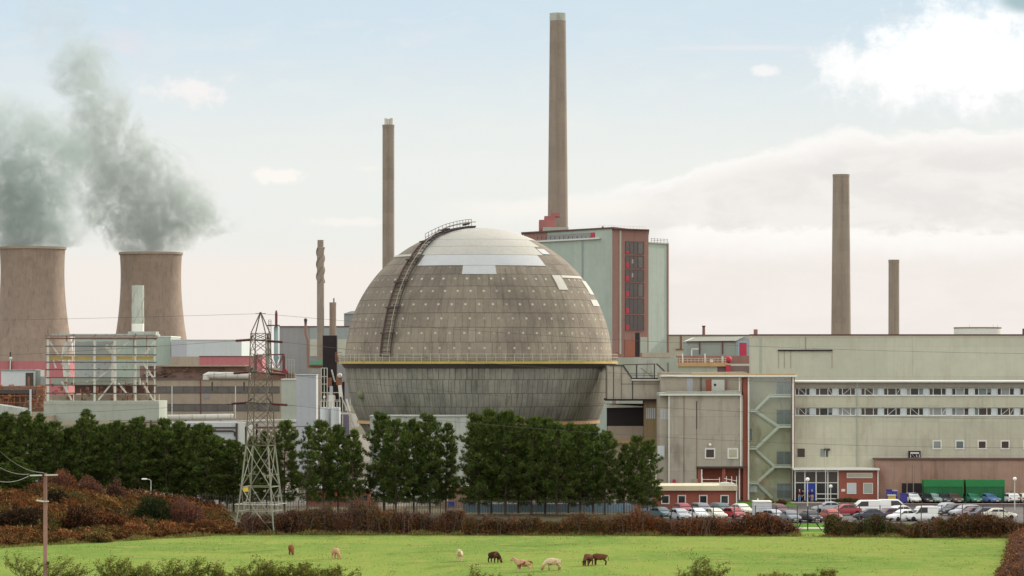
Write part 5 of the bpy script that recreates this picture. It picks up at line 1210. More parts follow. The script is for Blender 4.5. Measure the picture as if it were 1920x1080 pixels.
# ================================================================== cars and vans
def paint(name, col, rough=.32): return mat('paint_' + name, col, .03, 1.5, rough=rough, spec=.6, fine=.02)
PAINT = dict(silver=paint('silver', S(176, 180, 184)), white=paint('white', S(232, 232, 228)), cream=paint('cream', S(222, 218, 200)), red=paint('red', S(158, 40, 48)), orange=paint('orange_red', S(178, 74, 60)), maroon=paint('maroon', S(88, 40, 52)),
             dark=paint('charcoal', S(58, 58, 64)), navy=paint('navy', S(50, 52, 72)), teal=paint('teal', S(72, 96, 98)), green=paint('green', S(64, 132, 104)), blue=paint('blue', S(92, 122, 164)), grey=paint('grey', S(120, 124, 130)), pale=paint('pale_green', S(150, 172, 164)), brown=paint('brown', S(96, 74, 70)), black=paint('black', S(40, 38, 40)))
def car_proto(kind):
    C_ = dict(hatch=(3.75, 1.62, 1.40, .80, .93, (-1.85, -1.25, .25, .95), 'h'), saloon=(4.40, 1.68, 1.40, .82, .95, (-1.55, -.85, .35, 1.05), 's'), estate=(4.35, 1.68, 1.42, .82, .95, (-2.15, -1.75, .35, 1.05), 'h'),
              van=(4.3, 1.76, 1.86, .96, 1.06, (-2.12, -2.0, .65, 1.6), 'v'), small_van=(4.1, 1.66, 1.85, .88, 1.0, (-2.02, -1.95, .35, 1.05), 'v'))
    L, W, H, hood, belt, (xr0, xr1, xf1, xf0), sty = C_[kind]; h = W / 2; x0, x1 = -L / 2, L / 2
    t = thing('parked_car', 'prototype', 'car', 0, 0, 0); rear_z = belt if sty != 's' else belt - .02
    # lower body: rounded ring sections along the length
    st = [(x0, .86, .42, rear_z - .18), (x0 + .06, .93, .30, rear_z - .06), (x0 + .35, 1, .24, rear_z), (xr0 + .1 if sty == 's' else x0 + .6, 1, .22, rear_z), (xf0 - .1, 1, .22, belt), (xf0 + .15, .99, .22, hood + .06), (x1 - .45, .97, .24, hood), (x1 - .10, .90, .28, hood - .12), (x1, .80, .38, hood - .26)]
    vs, fs = [], []
    for (x, k, zb, zt) in st:
        w = h * k; zm = (zb + zt) / 2
        ring = [(-w * .90, zb), (-w, zb + .10), (-w * 1.0, zm), (-w * .985, zt - .10), (-w * .93, zt - .02), (-w * .6, zt + .015), (w * .6, zt + .015), (w * .93, zt - .02), (w * .985, zt - .10), (w, zm), (w, zb + .10), (w * .90, zb)]
        vs += [(x, y, z) for y, z in ring]
    n = 12
    for i in range(len(st) - 1):
        for k in range(n): fs.append((i * n + k, (i + 1) * n + k, (i + 1) * n + (k + 1) % n, i * n + (k + 1) % n))
    fs += [tuple(range(n)), tuple(range(len(st) * n - 1, (len(st) - 1) * n - 1, -1))]
    mb = MB().add(vs, fs)
    # cabin shell
    wr = h * (.80 if sty != 'v' else .92); wb = h * .95; zr = H; zb = belt - .03
    A = [(xr0, zb), (xr1, zr - .05), (xr1 + .25, zr), (xf1 - .25, zr), (xf1, zr - .05), (xf0, zb)]
    cv = []
    for (x, z) in A:
        f = (z - zb) / (zr - zb); w = wb + (wr - wb) * f; cv += [(x, -w, z), (x, -w * .82, z + (.04 if z > zb + .1 else 0)), (x, w * .82, z + (.04 if z > zb + .1 else 0)), (x, w, z)]
    cf = []
    for i in range(5): cf += [(i * 4 + k, i * 4 + k + 1, (i + 1) * 4 + k + 1, (i + 1) * 4 + k) for k in range(3)]
    cf += [tuple(i * 4 for i in range(6))[::-1], tuple(i * 4 + 3 for i in range(6)), (0, 20, 21, 22, 23, 3, 2, 1)]
    mb.add(cv, cf); mb.build('body', PAINT['silver'], t, local=True, smooth=True)
    def sidew(z): f = (z - zb) / (zr - zb); return wb + (wr - wb) * f
    def glassq(name, pts): 
        c = sum((Vector(p) for p in pts), Vector()) / len(pts); nrm = (Vector(pts[1]) - Vector(pts[0])).cross(Vector(pts[2]) - Vector(pts[0])).normalized()
        if nrm.dot(c - Vector((0, 0, .9))) < 0: pts = pts[::-1]; nrm = -nrm
        a = [Vector(p) + nrm * .012 for p in pts]; b = [Vector(p) - nrm * .02 for p in pts]; m = len(pts)
        MB().add(a + b, [tuple(range(m)), tuple(range(2 * m - 1, m - 1, -1))] + [(i, m + i, m + (i + 1) % m, (i + 1) % m) for i in range(m)]).build(name, M['glass'], t, local=True)
    z0g, z1g = zb + .08, zr - .12
    fx = lambda z: xf0 + (xf1 - xf0) * (z - zb) / (zr - .05 - zb); rx = lambda z: xr0 + (xr1 - xr0) * (z - zb) / (zr - .05 - zb)
    glassq('windscreen', [(fx(z0g), -sidew(z0g) * .9, z0g), (fx(z0g), sidew(z0g) * .9, z0g), (fx(z1g), sidew(z1g) * .9, z1g), (fx(z1g), -sidew(z1g) * .9, z1g)])
    if kind != 'van': glassq('rear_window', [(rx(z0g + .05), -sidew(z0g) * .82, z0g + .05), (rx(z0g + .05), sidew(z0g) * .82, z0g + .05), (rx(z1g), sidew(z1g) * .82, z1g), (rx(z1g), -sidew(z1g) * .82, z1g)])
    segs = []
    a0, a1 = rx(z0g) + .14, fx(z0g) - .14
    if sty == 'v': segs = [(xf1 - .95, None)]
    else: mid = (xr1 + xf1) / 2 + .05; segs = [(a0, mid - .04), (mid + .04, a1)]
    for s in (-1, 1):
        for i, (u, v_) in enumerate(segs):
            ub, vb = u, (v_ if v_ is not None else a1); ut = max(u, rx(z1g) + .12); vt = min(vb, fx(z1g) - .10)
            glassq('side_window', [(ub, s * sidew(z0g), z0g), (vb, s * sidew(z0g), z0g), (vt, s * sidew(z1g), z1g), (ut, s * sidew(z1g), z1g)])
    wr_ = .30 if kind != 'van' else .34
    for wx in (x0 + .72, x1 - .78):
        for s in (-1, 1):
            wm = MB().lathe(0, 0, [(wr_ * .6, -.09), (wr_ * .92, -.095), (wr_, -.05), (wr_, .05), (wr_ * .92, .095), (wr_ * .6, .09)], 18); w = wm.build('wheel', M['tyre'], t, local=True, smooth=True)
            w.matrix_local = Matrix.Translation((wx, s * (h - .06), wr_)) @ Matrix.Rotation(-s * math.pi / 2, 4, 'X')
            MB().lathe(0, 0, [(wr_ * .64, .02), (wr_ * .62, .088), (wr_ * .2, .06), (.01, .075)], 14).build('rim', M['rim'], w, local=True, smooth=True)
    for s in (-1, 1):
        MB().box(x1 - .16, x1 - .03, s * h * .60 - .15, s * h * .60 + .15, hood - .30, hood - .14).build('headlight', M['headl'], t, local=True)
        MB().box(x0 + .0, x0 + .09, s * h * .72 - .13, s * h * .72 + .13, rear_z - .28, rear_z - .12).build('tail_light', M['taill'], t, local=True)
        MB().box(xf0 - .30, xf0 - .14, s * (h + .02), s * (h + .16), belt - .02, belt + .10).build('wing_mirror', M['bumper'], t, local=True)
    MB().box(x1 - .10, x1 + .05, -h * .86, h * .86, .30, .47).build('bumper', M['bumper'], t, local=True); MB().box(x0 - .05, x0 + .06, -h * .88, h * .88, .32, .50).build('bumper', M['bumper'], t, local=True)
    MB().box(x1 + .045, x1 + .06, -.26, .26, .34, .45).build('number_plate', M['plate'], t, local=True)
    return t
PROT = {}
def car(kind, px, row, heading, colour, label, group, cat='car', name='parked_car'):
    Y = YG(row); o = PROT.get(kind)
    if o is None: o = PROT[kind] = car_proto(kind)
    else: o = copy_thing(o)
    o.name = name; x = X(px, Y); o.location = (x, Y, .016); o.rotation_euler = (0, 0, math.radians(heading)); tag(o, label, cat, group)
    for ch in o.children:
        if ch.name.split('.')[0] == 'body': ch.material_slots[0].link = 'OBJECT'; ch.material_slots[0].material = PAINT[colour]
# heading: direction of the bonnet, degrees; -90 faces the viewer, 180 faces west
G1, G2 = 'cars parked behind the hedge', 'cars parked along the brick plinth'
for a in (
    ('saloon', 1239, 972, -60, 'teal', 'dark teal saloon half behind the last pine beside the brick hut', G1), ('hatch', 1275, 975, -68, 'silver', 'silver hatchback facing out below the second brick hut window', G1),
    ('hatch', 1281, 964, -70, 'red', 'red hatchback tucked behind the silver hatchback by the brick hut', G1), ('saloon', 1308, 974, -66, 'white', 'white saloon facing out below the middle of the brick hut', G1),
    ('estate', 1316, 964, -70, 'grey', 'grey estate car right against the middle of the brick hut', G1), ('saloon', 1340, 974, -66, 'cream', 'cream-white saloon facing out below the last brick hut window', G1),
    ('estate', 1353, 964, -66, 'teal', 'teal estate car against the brick hut by its last window', G1), ('hatch', 1377, 973, -64, 'red', 'crimson hatchback behind the hedge at the corner of the brick hut', G1),
    ('saloon', 1390, 965, -62, 'cream', 'cream-roofed saloon at the hut corner next to the grey trailer', G1), ('hatch', 1452, 977, -58, 'silver', 'silver hatchback nosing out from behind the grey trailer', G1),
    ('estate', 1459, 966, -62, 'maroon', 'maroon estate car beside the grey trailer', G1), ('saloon', 1482, 979, -76, 'grey', 'grey saloon facing out at the start of the hedge gap', G1),
    ('saloon', 1520, 979, -72, 'black', 'black saloon with shiny bonnet behind the post in the hedge gap', G1), ('hatch', 1559, 976, -72, 'orange', 'orange-red hatchback at the end of the hedge gap', G1),
    ('saloon', 1553, 961, 188, 'silver', 'silver saloon side-on in front of the glazed entrance', G1), ('saloon', 1583, 966, 200, 'red', 'bright red saloon between the silver saloon and the big white van', G1),
    ('saloon', 1632, 975, 184, 'navy', 'navy saloon side-on in front of the big white van', G1), ('hatch', 1664, 974, -150, 'maroon', 'maroon hatchback mostly hidden between navy saloon and white cars', G1),
    ('hatch', 1682, 969, -145, 'white', 'small white hatchback behind the low white cars by the fence', G1), ('saloon', 1693, 977, -148, 'white', 'white saloon with long bonnet beside the small white van', G1),
    ('hatch', 1771, 963, -140, 'silver', 'silver hatchback just behind the small white van', G1), ('saloon', 1788, 966, -145, 'dark', 'charcoal saloon next to the silver hatchback by the low wall', G1),
    ('estate', 1809, 968, -148, 'silver', 'silver-roofed estate car in the middle of the last row', G1), ('saloon', 1823, 972, -150, 'maroon', 'maroon saloon in front of the silver-roofed estate', G1),
    ('estate', 1842, 973, 200, 'navy', 'dark blue estate car with bright roof behind the brown hedge', G1), ('saloon', 1873, 974, 5, 'cream', 'cream saloon at the end of the last row by the grass', G1),
    ('hatch', 1711, 943.5, -78, 'white', 'white hatchback facing out in front of the dark bay', G2), ('hatch', 1752, 943.5, -68, 'pale', 'pale green hatchback below the green container nearer the bins', G2),
    ('saloon', 1786, 943.5, -72, 'brown', 'dull brown saloon below the gap between the containers', G2), ('hatch', 1822, 943.5, -68, 'green', 'green hatchback below the green container nearer the lamp', G2),
    ('saloon', 1852, 943.5, -60, 'blue', 'light blue saloon below the end of the green container', G2), ('estate', 1893, 943.5, 100, 'white', 'white estate car showing its rear beside the round lamp', G2),
    ('hatch', 1921, 943.5, 95, 'cream', 'cream hatchback cut by the picture edge beyond the round lamp', G2),
    ('hatch', 1735, 943.5, -72, 'black', 'black hatchback in shadow beside the white one at the dark bay', G2), ('hatch', 1768, 943.5, -72, 'dark', 'charcoal hatchback between pale green and brown cars', G2)): car(*a)
car('van', 1621, 965, 190, 'white', 'big white panel van parked facing the office entrance', 'white vans', 'van', 'panel_van'); car('van', 1675, 963.5, -6, 'white', 'white panel van facing away, tail to tail with the big one', 'white vans', 'van', 'panel_van')
car('small_van', 1727, 977, 192, 'white', 'small white van with dark lower trim in front of the low wall', 'white vans', 'van', 'small_van')

# ================================================================== living figures
def skin(name, verts, edges, radii, material, parent=None, sub=2, root=0, local=True):
    me = bpy.data.meshes.new(name); me.from_pydata(verts, edges, []); me.update(); o = bpy.data.objects.new(name, me); COL.objects.link(o)
    sk = o.modifiers.new('skin', 'SKIN'); sk.use_smooth_shade = True; su = o.modifiers.new('sub', 'SUBSURF'); su.levels = sub; su.render_levels = sub
    for i, v in enumerate(me.skin_vertices[0].data):
        r = radii[i]; v.radius = (r, r) if not isinstance(r, tuple) else r; v.use_root = (i == root)
    bpy.context.view_layer.update(); dg = bpy.context.evaluated_depsgraph_get(); me2 = bpy.data.meshes.new_from_object(o.evaluated_get(dg)); me2.name = name
    bpy.data.objects.remove(o); bpy.data.meshes.remove(me); me2.materials.clear(); me2.materials.append(material); me2.shade_smooth()
    return link(name, me2, parent, None, local)
def hide(name, c0, c1, thr=.55, legs=None):
    m = bpy.data.materials.new(name); m.use_nodes = True; nt = m.node_tree; nt.nodes.clear(); g = G(nt); p = g.obj(); x, y, z = g.sep(p)
    c = g.mix(g.sm(g.noise(p, 1.3, 3, .5, .4), thr - .03, thr + .03), c0, c1); k = .8 + g.noise(p, 14, 3) * .4; c = g.mix(1.0, c, g.vec(k, k, k), 'MULTIPLY')
    if legs: c = g.mix(g.sm(z, .42, .2), c, legs)
    b = g.new('ShaderNodeBsdfPrincipled'); g.put(b.inputs['Base Color'], c); b.inputs['Roughness'].default_value = .9; b.inputs['Specular IOR Level'].default_value = .15
    o = g.new('ShaderNodeOutputMaterial'); nt.links.new(b.outputs[0], o.inputs[0]); return m
def cow(px, row, heading, c0, c1, label, graze=True, s=.86, turn=0.0, thr=.55, legs=None):
    Y = YG(row); x = X(px, Y); t = thing('cow', label, 'cow', x, Y, 0.0, 'cattle grazing the pasture', math.radians(heading))
    V = [(-.56, 0, .96), (-.15, 0, .88), (.34, 0, .88), (.60, 0, .97)]; R = [(.31, .34), (.38, .42), (.34, .43), (.22, .31)]; Ed = [(0, 1), (1, 2), (2, 3)]
    def ch(par, pts, rs):
        for p, r in zip(pts, rs): V.append(p); R.append(r); Ed.append((par, len(V) - 1)); par = len(V) - 1
        return par
    tt = turn
    if graze: hd = ch(3, [(.90, .10 * tt, .74), (1.08, .26 * tt, .40), (1.16, .34 * tt, .22), (1.20, .38 * tt, .08)], [.20, (.15, .16), .13, .10])
    else: hd = ch(3, [(.86, .08 * tt, 1.26), (1.02, .2 * tt, 1.34), (1.18, .3 * tt, 1.22), (1.30, .38 * tt, 1.10)], [.20, .155, .125, .10])
    for sy in (-1, 1):
        ch(0, [(-.55, .19 * sy, .82), (-.44, .21 * sy, .62), (-.70, .19 * sy, .43), (-.66, .19 * sy, .14), (-.60, .19 * sy, .04)], [.21, .14, .085, .07, .08])
        f = .06 * sy; ch(2, [(.40, .20 * sy, .70), (.42 + f, .17 * sy, .40), (.40 + f, .17 * sy, .13), (.46 + f, .17 * sy, .04)], [.17, .10, .07, .08])
        e = hd - 2; px_, py_, pz_ = V[e]; ch(e, [(px_ - .03, py_ + .16 * sy, pz_ + .07), (px_ - .04, py_ + .26 * sy, pz_ + .06)], [.035, .05])
    ch(0, [(-.84, 0, 1.06), (-.93, .02, .74), (-.93, .03, .45)], [.05, .028, .045])
    V2 = [(a * s, b * s, c * s) for a, b, c in V]; R2 = [tuple(q * s * .92 for q in r) if isinstance(r, tuple) else r * s * .92 for r in R]
    skin('body', V2, Ed, R2, hide('hide_' + label.split()[0], c0, c1, thr, legs), t)
TAN, RED, BRN, DRK, CRM = S(184, 148, 112), S(128, 76, 48), S(104, 68, 46), S(58, 40, 32), S(204, 184, 150)
cow(546, 1041, -85, RED, CRM, 'red-brown cow with a pale back facing the viewer, farthest from the others', True, .9, .5, .72, BRN); cow(629, 1048, -72, TAN, S(190, 140, 110), 'tan cow grazing with its head turned aside, near the thorn bushes', True, .92, .8, .6, TAN)
cow(862, 1053, -92, CRM, TAN, 'pale cream cow facing straight at the viewer', False, .92, .0, .56, CRM); cow(926, 1056, -52, DRK, RED, 'dark brown cow with black head grazing beside the cream one', True, .95, .3, .56, DRK)
cow(981, 1073, 172, S(186, 150, 116), RED, 'pale tan cow with a red shoulder patch standing side-on at the front', False, .98, -.8, .50, CRM); cow(1037, 1070, 200, CRM, TAN, 'cream cow grazing side-on beside the red-patched one', True, .98, .2, .5, S(150, 110, 90))
cow(1103, 1061, -112, BRN, DRK, 'brown bull-headed cow grazing towards the viewer, overlapping another brown cow', True, .98, -.2, .5, BRN); cow(1124, 1060, 185, BRN, RED, 'reddish brown cow side-on behind the front-facing brown one', True, .95, .2, .55, DRK)
def person(px, row, heading, jacket, trousers, hair, label, arm=0):
    Y = 464.6; t = thing('person', label, 'person', X(px, Y), Y, .026, 'people at the office entrance', math.radians(heading))
    V = [(0, 0, .98), (0, 0, 1.15), (0, 0, 1.38), (.0, 0, 1.50), (.01, 0, 1.60), (.015, 0, 1.72)]; R = [(.14, .11), (.13, .10), (.15, .11), .06, (.085, .075), (.075, .07)]; Ed = [(i, i + 1) for i in range(5)]
    def ch(par, pts, rs):
        for p, r in zip(pts, rs): V.append(p); R.append(r); Ed.append((par, len(V) - 1)); par = len(V) - 1
        return par
    for sy in (-1, 1):
        ch(0, [(.0, .10 * sy, .90), (.03 * sy, .11 * sy, .50), (-.01, .11 * sy, .10), (.10, .12 * sy, .04)], [.095, .062, .045, .04])
        bx_ = .25 if arm == sy else .05; w = ch(2, [(0, .20 * sy, 1.40), (.0, .25 * sy, 1.12), (bx_, .24 * sy, .90), (bx_ + .03, .24 * sy, .83)], [.055, .045, .035, .035])
        for k, (dx, L) in enumerate(((-.03, .075), (-.01, .09), (.012, .085), (.032, .065))): ch(w, [(bx_ + .03 + dx, .245 * sy, .78), (bx_ + .04 + dx, .24 * sy, .78 - L)], [.011, .008])
        ch(w, [(bx_ + .085, .22 * sy, .80), (bx_ + .10, .21 * sy, .76)], [.011, .008])
    ch(4, [(.095, 0, 1.61)], [.018])
    skin('body', V, Ed, R, mat('skin_tone', S(206, 160, 138), .05, 4), t, 1)
    skin('jacket', [(0, 0, .94), (0, 0, 1.15), (0, 0, 1.38), (0, 0, 1.46), (0, .20, 1.41), (0, .25, 1.12), (.05 if arm != 1 else .22, .24, .93), (0, -.20, 1.41), (0, -.25, 1.12), (.05 if arm != -1 else .22, -.24, .93)], [(0, 1), (1, 2), (2, 3), (2, 4), (4, 5), (5, 6), (2, 7), (7, 8), (8, 9)], [(.17, .14), (.16, .13), (.175, .135), .085, .075, .062, .055, .075, .062, .055], jacket, t, 1)
    skin('trousers', [(0, 0, .98), (0, .10, .88), (.03, .11, .50), (-.01, .11, .10), (0, -.10, .88), (-.03, -.11, .50), (-.01, -.11, .10)], [(0, 1), (1, 2), (2, 3), (0, 4), (4, 5), (5, 6)], [(.15, .13), .11, .08, .068, .11, .08, .068], trousers, t, 1)
    MB().ball(-.012, 0, 1.715, .098, 12, sz=.85).build('hair', hair, t, local=True, smooth=True)
    for sy in (-1, 1): MB().ball(.085, .032 * sy, 1.655, .012, 8).build('eye', M['signk'], t, local=True)
cl = lambda n, c: mat(n, c, .1, 2.0)
person(1499, 937, -60, cl('dark_red_jacket', S(96, 40, 48)), cl('pale_jeans', S(120, 150, 196)), cl('white_hair', S(226, 222, 214)), 'person in dark red jacket and pale blue jeans at the entrance doors', 1)
person(1506, 936, 160, cl('black_coat', S(38, 34, 38)), cl('black_trousers', S(34, 32, 36)), cl('brown_hair', S(70, 46, 36)), 'person in black coat and black trousers nearest the person in jeans'); person(1514.5, 936, 20, cl('charcoal_coat', S(48, 46, 54)), cl('grey_trousers', S(64, 60, 62)), cl('black_hair', S(34, 28, 26)), 'person in charcoal coat between the two door leaves')
person(1522.5, 938, -110, cl('navy_jumper', S(44, 46, 92)), cl('beige_trousers', S(176, 150, 120)), cl('grey_hair', S(200, 196, 188)), 'person in navy jumper and beige trousers in front of the blue door', -1)
# ================================================================== pines
def pine_mesh(seed, H=12.0, rmax=2.3, cb=.22, dens=1.0, flat=.55):
    rng = np.random.default_rng(seed); tr = MB(); lean = rng.normal(size=2) * .02 * H
    ax = lambda h: np.array([lean[0] * (h / H) ** 2, lean[1] * (h / H) ** 2, h])
    hs = np.linspace(0, H * .97, 9); tr.tube([tuple(ax(h)) for h in hs], [max(.18 * (1 - h / H) ** .8, .02) for h in hs], 7)
    C, D, T = [], [], []; h = cb * H; lob = rng.uniform(.75, 1.2, 8)
    while h < H * .985:
        f = (h - cb * H) / (H * (1 - cb)); r = rmax * (.62 + .38 * min(1, f / .30)) * (1 - max(0, f - .18) / .82) ** flat
        nb = rng.integers(4, 7); a0 = rng.random() * 6.28
        for b in range(nb):
            a = a0 + 6.283 * b / nb + rng.normal() * .3; L = max(r * rng.uniform(.55, 1.15) * lob[int(a / 6.284 * 8) % 8], .25); up = -.06 + .95 * f ** 1.8 + rng.normal() * .08
            d = np.array([math.cos(a), math.sin(a), up]); d /= np.linalg.norm(d); p0 = ax(h)
            bend = lambda s: p0 + d * L * s + np.array([0, 0, .20 * L * s * s])
            if L > .6: tr.tube([tuple(p0), tuple(bend(.5)), tuple(bend(1.0))], [.05, .032, .012], 4, cap=False)
            sd = np.array([-math.sin(a), math.cos(a), 0.0]); npad = max(1, int(L * 1.8 + .3)); bt = rng.uniform(.75, 1.2)
            for k in range(npad):                          # pads of needle tufts along the outer branch
                s = 1.0 - .68 * (k / max(npad, 1)) * rng.uniform(.8, 1.1); pc = bend(s) + sd * rng.normal() * .28 * L * .4; pr = rng.uniform(.24, .42) * (.8 + .12 * L)
                for j in range(int(7 * dens)):
                    o = rng.normal(size=3); o /= np.linalg.norm(o); q = pc + o * pr * np.array([1, 1, .55]) * rng.random() ** .4
                    sh = rng.uniform(.8, 1.25) * bt; tc = np.array((.068, .098, .025)) * sh if rng.random() < .84 - .35 * f * f else np.array((.125, .165, .04)) * sh
                    if f < .4 and rng.random() < .08: tc = np.array((.085, .058, .03))
                    m = 9; dv = rng.normal(size=(m, 3)) * .5 + o * .45 + d * .45 + np.array([0, 0, .55 + .9 * f]); dv /= np.linalg.norm(dv, axis=1)[:, None]
                    l = rng.uniform(.28, .60, m) * (1 + .3 * f)
                    C.append(q + dv * (l * .5)[:, None]); D.append(dv * l[:, None]); T.append(np.tile(tc, (m, 1)) * rng.uniform(.8, 1.2, (m, 1)))
        h += rng.uniform(.42, .70) * (H / 12)
    for k in range(26):                                    # upright leading shoots
        q = ax(H * rng.uniform(.86, 1.02)) + np.append(rng.normal(size=2) * .12, 0); m = 10; dv = rng.normal(size=(m, 3)) * .3 + np.array([0, 0, 1.0]); dv /= np.linalg.norm(dv, axis=1)[:, None]; l = rng.uniform(.3, .6, m)
        C.append(q + dv * (l * .5)[:, None]); D.append(dv * l[:, None]); T.append(np.tile(np.array((.075, .11, .024)), (m, 1)))
    return tr, np.concatenate(C), np.concatenate(D), np.concatenate(T)
PINES = []
def pine_proto(seed, **k):
    tr, c, d, tint = pine_mesh(seed, **k); t = thing('pine_tree', 'prototype', 'tree', 0, 0, 0)
    tr.build('trunk', M['bark'], t, local=True)
    L = np.linalg.norm(d, axis=1); w = np.cross(d, np.random.default_rng(seed + 5).normal(size=d.shape)); w /= np.linalg.norm(w, axis=1)[:, None] + 1e-9
    cards('crown', c, L, tint, NEEDLE, t, True, .15, d / L[:, None], seed)
    return t
SPEC = [dict(H=12, rmax=3.0, cb=.16, flat=.55), dict(H=12, rmax=2.6, cb=.18, flat=.62), dict(H=12, rmax=3.3, cb=.15, flat=.48), dict(H=12, rmax=2.2, cb=.18, dens=.7, flat=.8), dict(H=12, rmax=2.9, cb=.13, dens=1.1, flat=.55), dict(H=12, rmax=3.2, cb=.04, dens=1.3, flat=.55)]
USED = {}
def pine(kind, px, top, Y, label, rot, wide=1.0, group='pines in front of the works'):
    x = X(px, Y); z0 = float(gz(x, Y)) - .1; H = Z(top, Y) - z0; s = H / 12.0
    if kind not in USED: o = USED[kind] = pine_proto(40 + kind, **SPEC[kind])
    else: o = copy_thing(USED[kind])
    o.location = (x, Y, z0); o.rotation_euler = (0, 0, rot); o.scale = (s * wide, s * wide, s); tag(o, label, 'tree', group)
rng = random.Random(21)
ordn = ['first', 'second', 'third', 'fourth', 'fifth', 'sixth', 'seventh', 'eighth', 'ninth', 'tenth', 'eleventh', 'twelfth', 'thirteenth', 'fourteenth', 'fifteenth', 'sixteenth', 'seventeenth', 'eighteenth']
front = [(-14, 800), (14, 783), (42, 776), (74, 780), (104, 796), (128, 806), (152, 788), (166, 776), (192, 800), (222, 799), (253, 786), (284, 800), (312, 792), (336, 796), (368, 800), (388, 806), (412, 826), (438, 834)]
for i, (p, tp) in enumerate(front): pine((0, 2, 4, 1)[i % 4], p, tp + rng.uniform(-3, 3), 430 + rng.uniform(-3, 3), f'{ordn[i]} dark pine from the picture edge in the dense front row behind the bracken bank', rng.random() * 6, rng.uniform(.95, 1.15))
backr = [(0, 792), (30, 800), (60, 792), (92, 806), (118, 812), (140, 806), (180, 806), (208, 808), (238, 808), (268, 806), (298, 808), (326, 812), (354, 814), (400, 822), (426, 846)]
for i, (p, tp) in enumerate(backr): pine((2, 4, 0)[i % 3], p, tp, 440 + rng.uniform(-2, 4), f'{ordn[i]} shaded pine from the picture edge in the second row of the dense stand', rng.random() * 6, rng.uniform(1.0, 1.2))
for (k, p, tp, Y, w, l) in (
    (1, 470, 824, 436, .9, 'pine seen through the legs of the pylon'), (1, 500, 815, 440, .9, 'pine touching the right legs of the pylon'), (0, 533, 794, 438, .92, 'dark pointed pine just beyond the pylon'),
    (3, 576, 799, 432, .95, 'sparse thin pine with see-through crown before the blue-grey slab'), (0, 606, 794, 436, .95, 'dark pine before the white silos'), (2, 634, 806, 440, .9, 'broad pine between the silos and the dome foot'), (1, 660, 812, 434, .95, 'pine at the dome foot behind the street lamp'),
    (4, 720, 780, 438, .92, 'tall pine before the left end of the stained concrete block'), (0, 742, 792, 434, .9, 'second pine before the stained concrete block'), (2, 776, 796, 440, .85, 'middle pine before the stained concrete block'), (4, 806, 783, 436, .92, 'tall pine before the middle of the stained concrete block'), (1, 836, 800, 438, .9, 'pine before the right end of the stained concrete block'),
    (4, 898, 783, 434, 1.1, 'tall broad pine at the start of the big clump under the dome'), (0, 921, 774, 438, .85, 'tallest pointed pine of the big clump under the dome'), (2, 948, 781, 434, .95, 'pine beside the tallest one in the big clump'),
    (0, 972, 786, 440, 1.0, 'broad pine in the big clump below the ring beam'), (4, 996, 788, 434, .95, 'green-topped pine in the middle of the big clump'), (2, 1022, 794, 438, .95, 'round-topped pine in the big clump'), (0, 1044, 798, 432, .95, 'pine behind the pale street lamp in the big clump'),
    (1, 1066, 800, 440, 1.05, 'narrow pine in the big clump'), (4, 1088, 803, 434, .95, 'pine near the far end of the big clump'), (2, 1112, 806, 438, .9, 'pine directly behind the street lamp at the clump end'), (0, 1134, 814, 434, .95, 'last pine of the big clump before the gap'),
    (1, 1170, 838, 438, .9, 'shorter pine just past the big clump'), (0, 1196, 822, 434, .85, 'pine before the link bridge pier'), (4, 1214, 830, 432, .9, 'last pine, brushing the brick hut roof')):
    pine(k, p, tp, Y - 9, l, rng.random() * 6, w)
# young pines on the bank beside the telegraph pole
for i, (p, tp, Y, w, l) in enumerate(((8, 872, 400, 1.5, 'young bushy pine at the picture edge on the bank'), (30, 862, 402, 1.5, 'taller young bushy pine on the bank near the telegraph pole'), (52, 884, 401, 1.3, 'smallest young bushy pine beside the telegraph pole crossarm'))): pine(5, p, tp, Y, l, i * 2.0, w * 1.25, 'young pines on the bank')

# ================================================================== bracken, hedges and bushes
RUST, BRO, TANC, OLI, DKB, GRN, PUR = (.26, .088, .032), (.16, .074, .038), (.36, .21, .08), (.115, .11, .036), (.05, .03, .02), (.065, .10, .03), (.14, .078, .066)
BUSHES = [(285, 384, 2.4), (346, 386, 2.4), (40, 367, 2.8), (150, 371, 2.4), (213, 374, 1.9), (106, 386, 1.5), (25, 388, 1.3)]
def bracken():
    rng = np.random.default_rng(3); n = 95000; u = rng.random(n); v = rng.random(n) ** 1.35
    px = -60 + 520 * u; e = 352 + 26 * np.clip(px / 400, 0, 1); Y = e - 2.6 + vnoise(px, px * 0, 77, .09) * 1.6 + v * 56; x = (px - 960) / F * Y
    z = gz(x, Y); nz = vnoise(x, Y, 1, .28); nz2 = vnoise(x, Y, 2, .9)
    top = .3 + 1.35 * nz * np.clip((Y - e + 2) / 5, .2, 1) + .5 * nz2; keep = (nz * .7 + nz2 * .3 > .16) | (v < .12); keep &= px < 455 - 60 * v
    for bp, bY, bw in BUSHES:
        dd = np.hypot(x - X(bp, bY), (Y - bY) * .8); keep &= dd > bw * .85; fr_ = (np.abs(x - X(bp, bY)) < bw * .8) & (Y < bY) & (Y > bY - 5); top = np.where(fr_, top * .35, top)
    x, Y, z, top, nz, nz2, v, px = (a[keep] for a in (x, Y, z, top, nz, nz2, v, px)); n = len(x)
    h = top * rng.random(n) ** .6; c = np.stack([x, Y, z + h], 1)
    hue = vnoise(x, Y, 7, .16); w = np.stack([.9 * hue + .25, .5 + 0 * hue, np.where(v < .12, 1.0, .25), np.where(vnoise(x, Y, 41, .22) > .62, 1.9, .10), np.where(nz < .45, 1.3, .25)], 1)
    tint = palette(rng, n, [RUST, BRO, TANC, OLI, DKB], w, .34) * .64
    d = rng.normal(size=(n, 3)) * np.array([.7, .7, .5]) + np.array([.45, -.7, -.55])
    o = cards('bracken', c, rng.uniform(.25, .70, n), tint, DEAD, None, False, .20, d, 5); setting(o, 'stuff')
    o['label'] = 'rusty brown dead bracken covering the bank'
bracken()
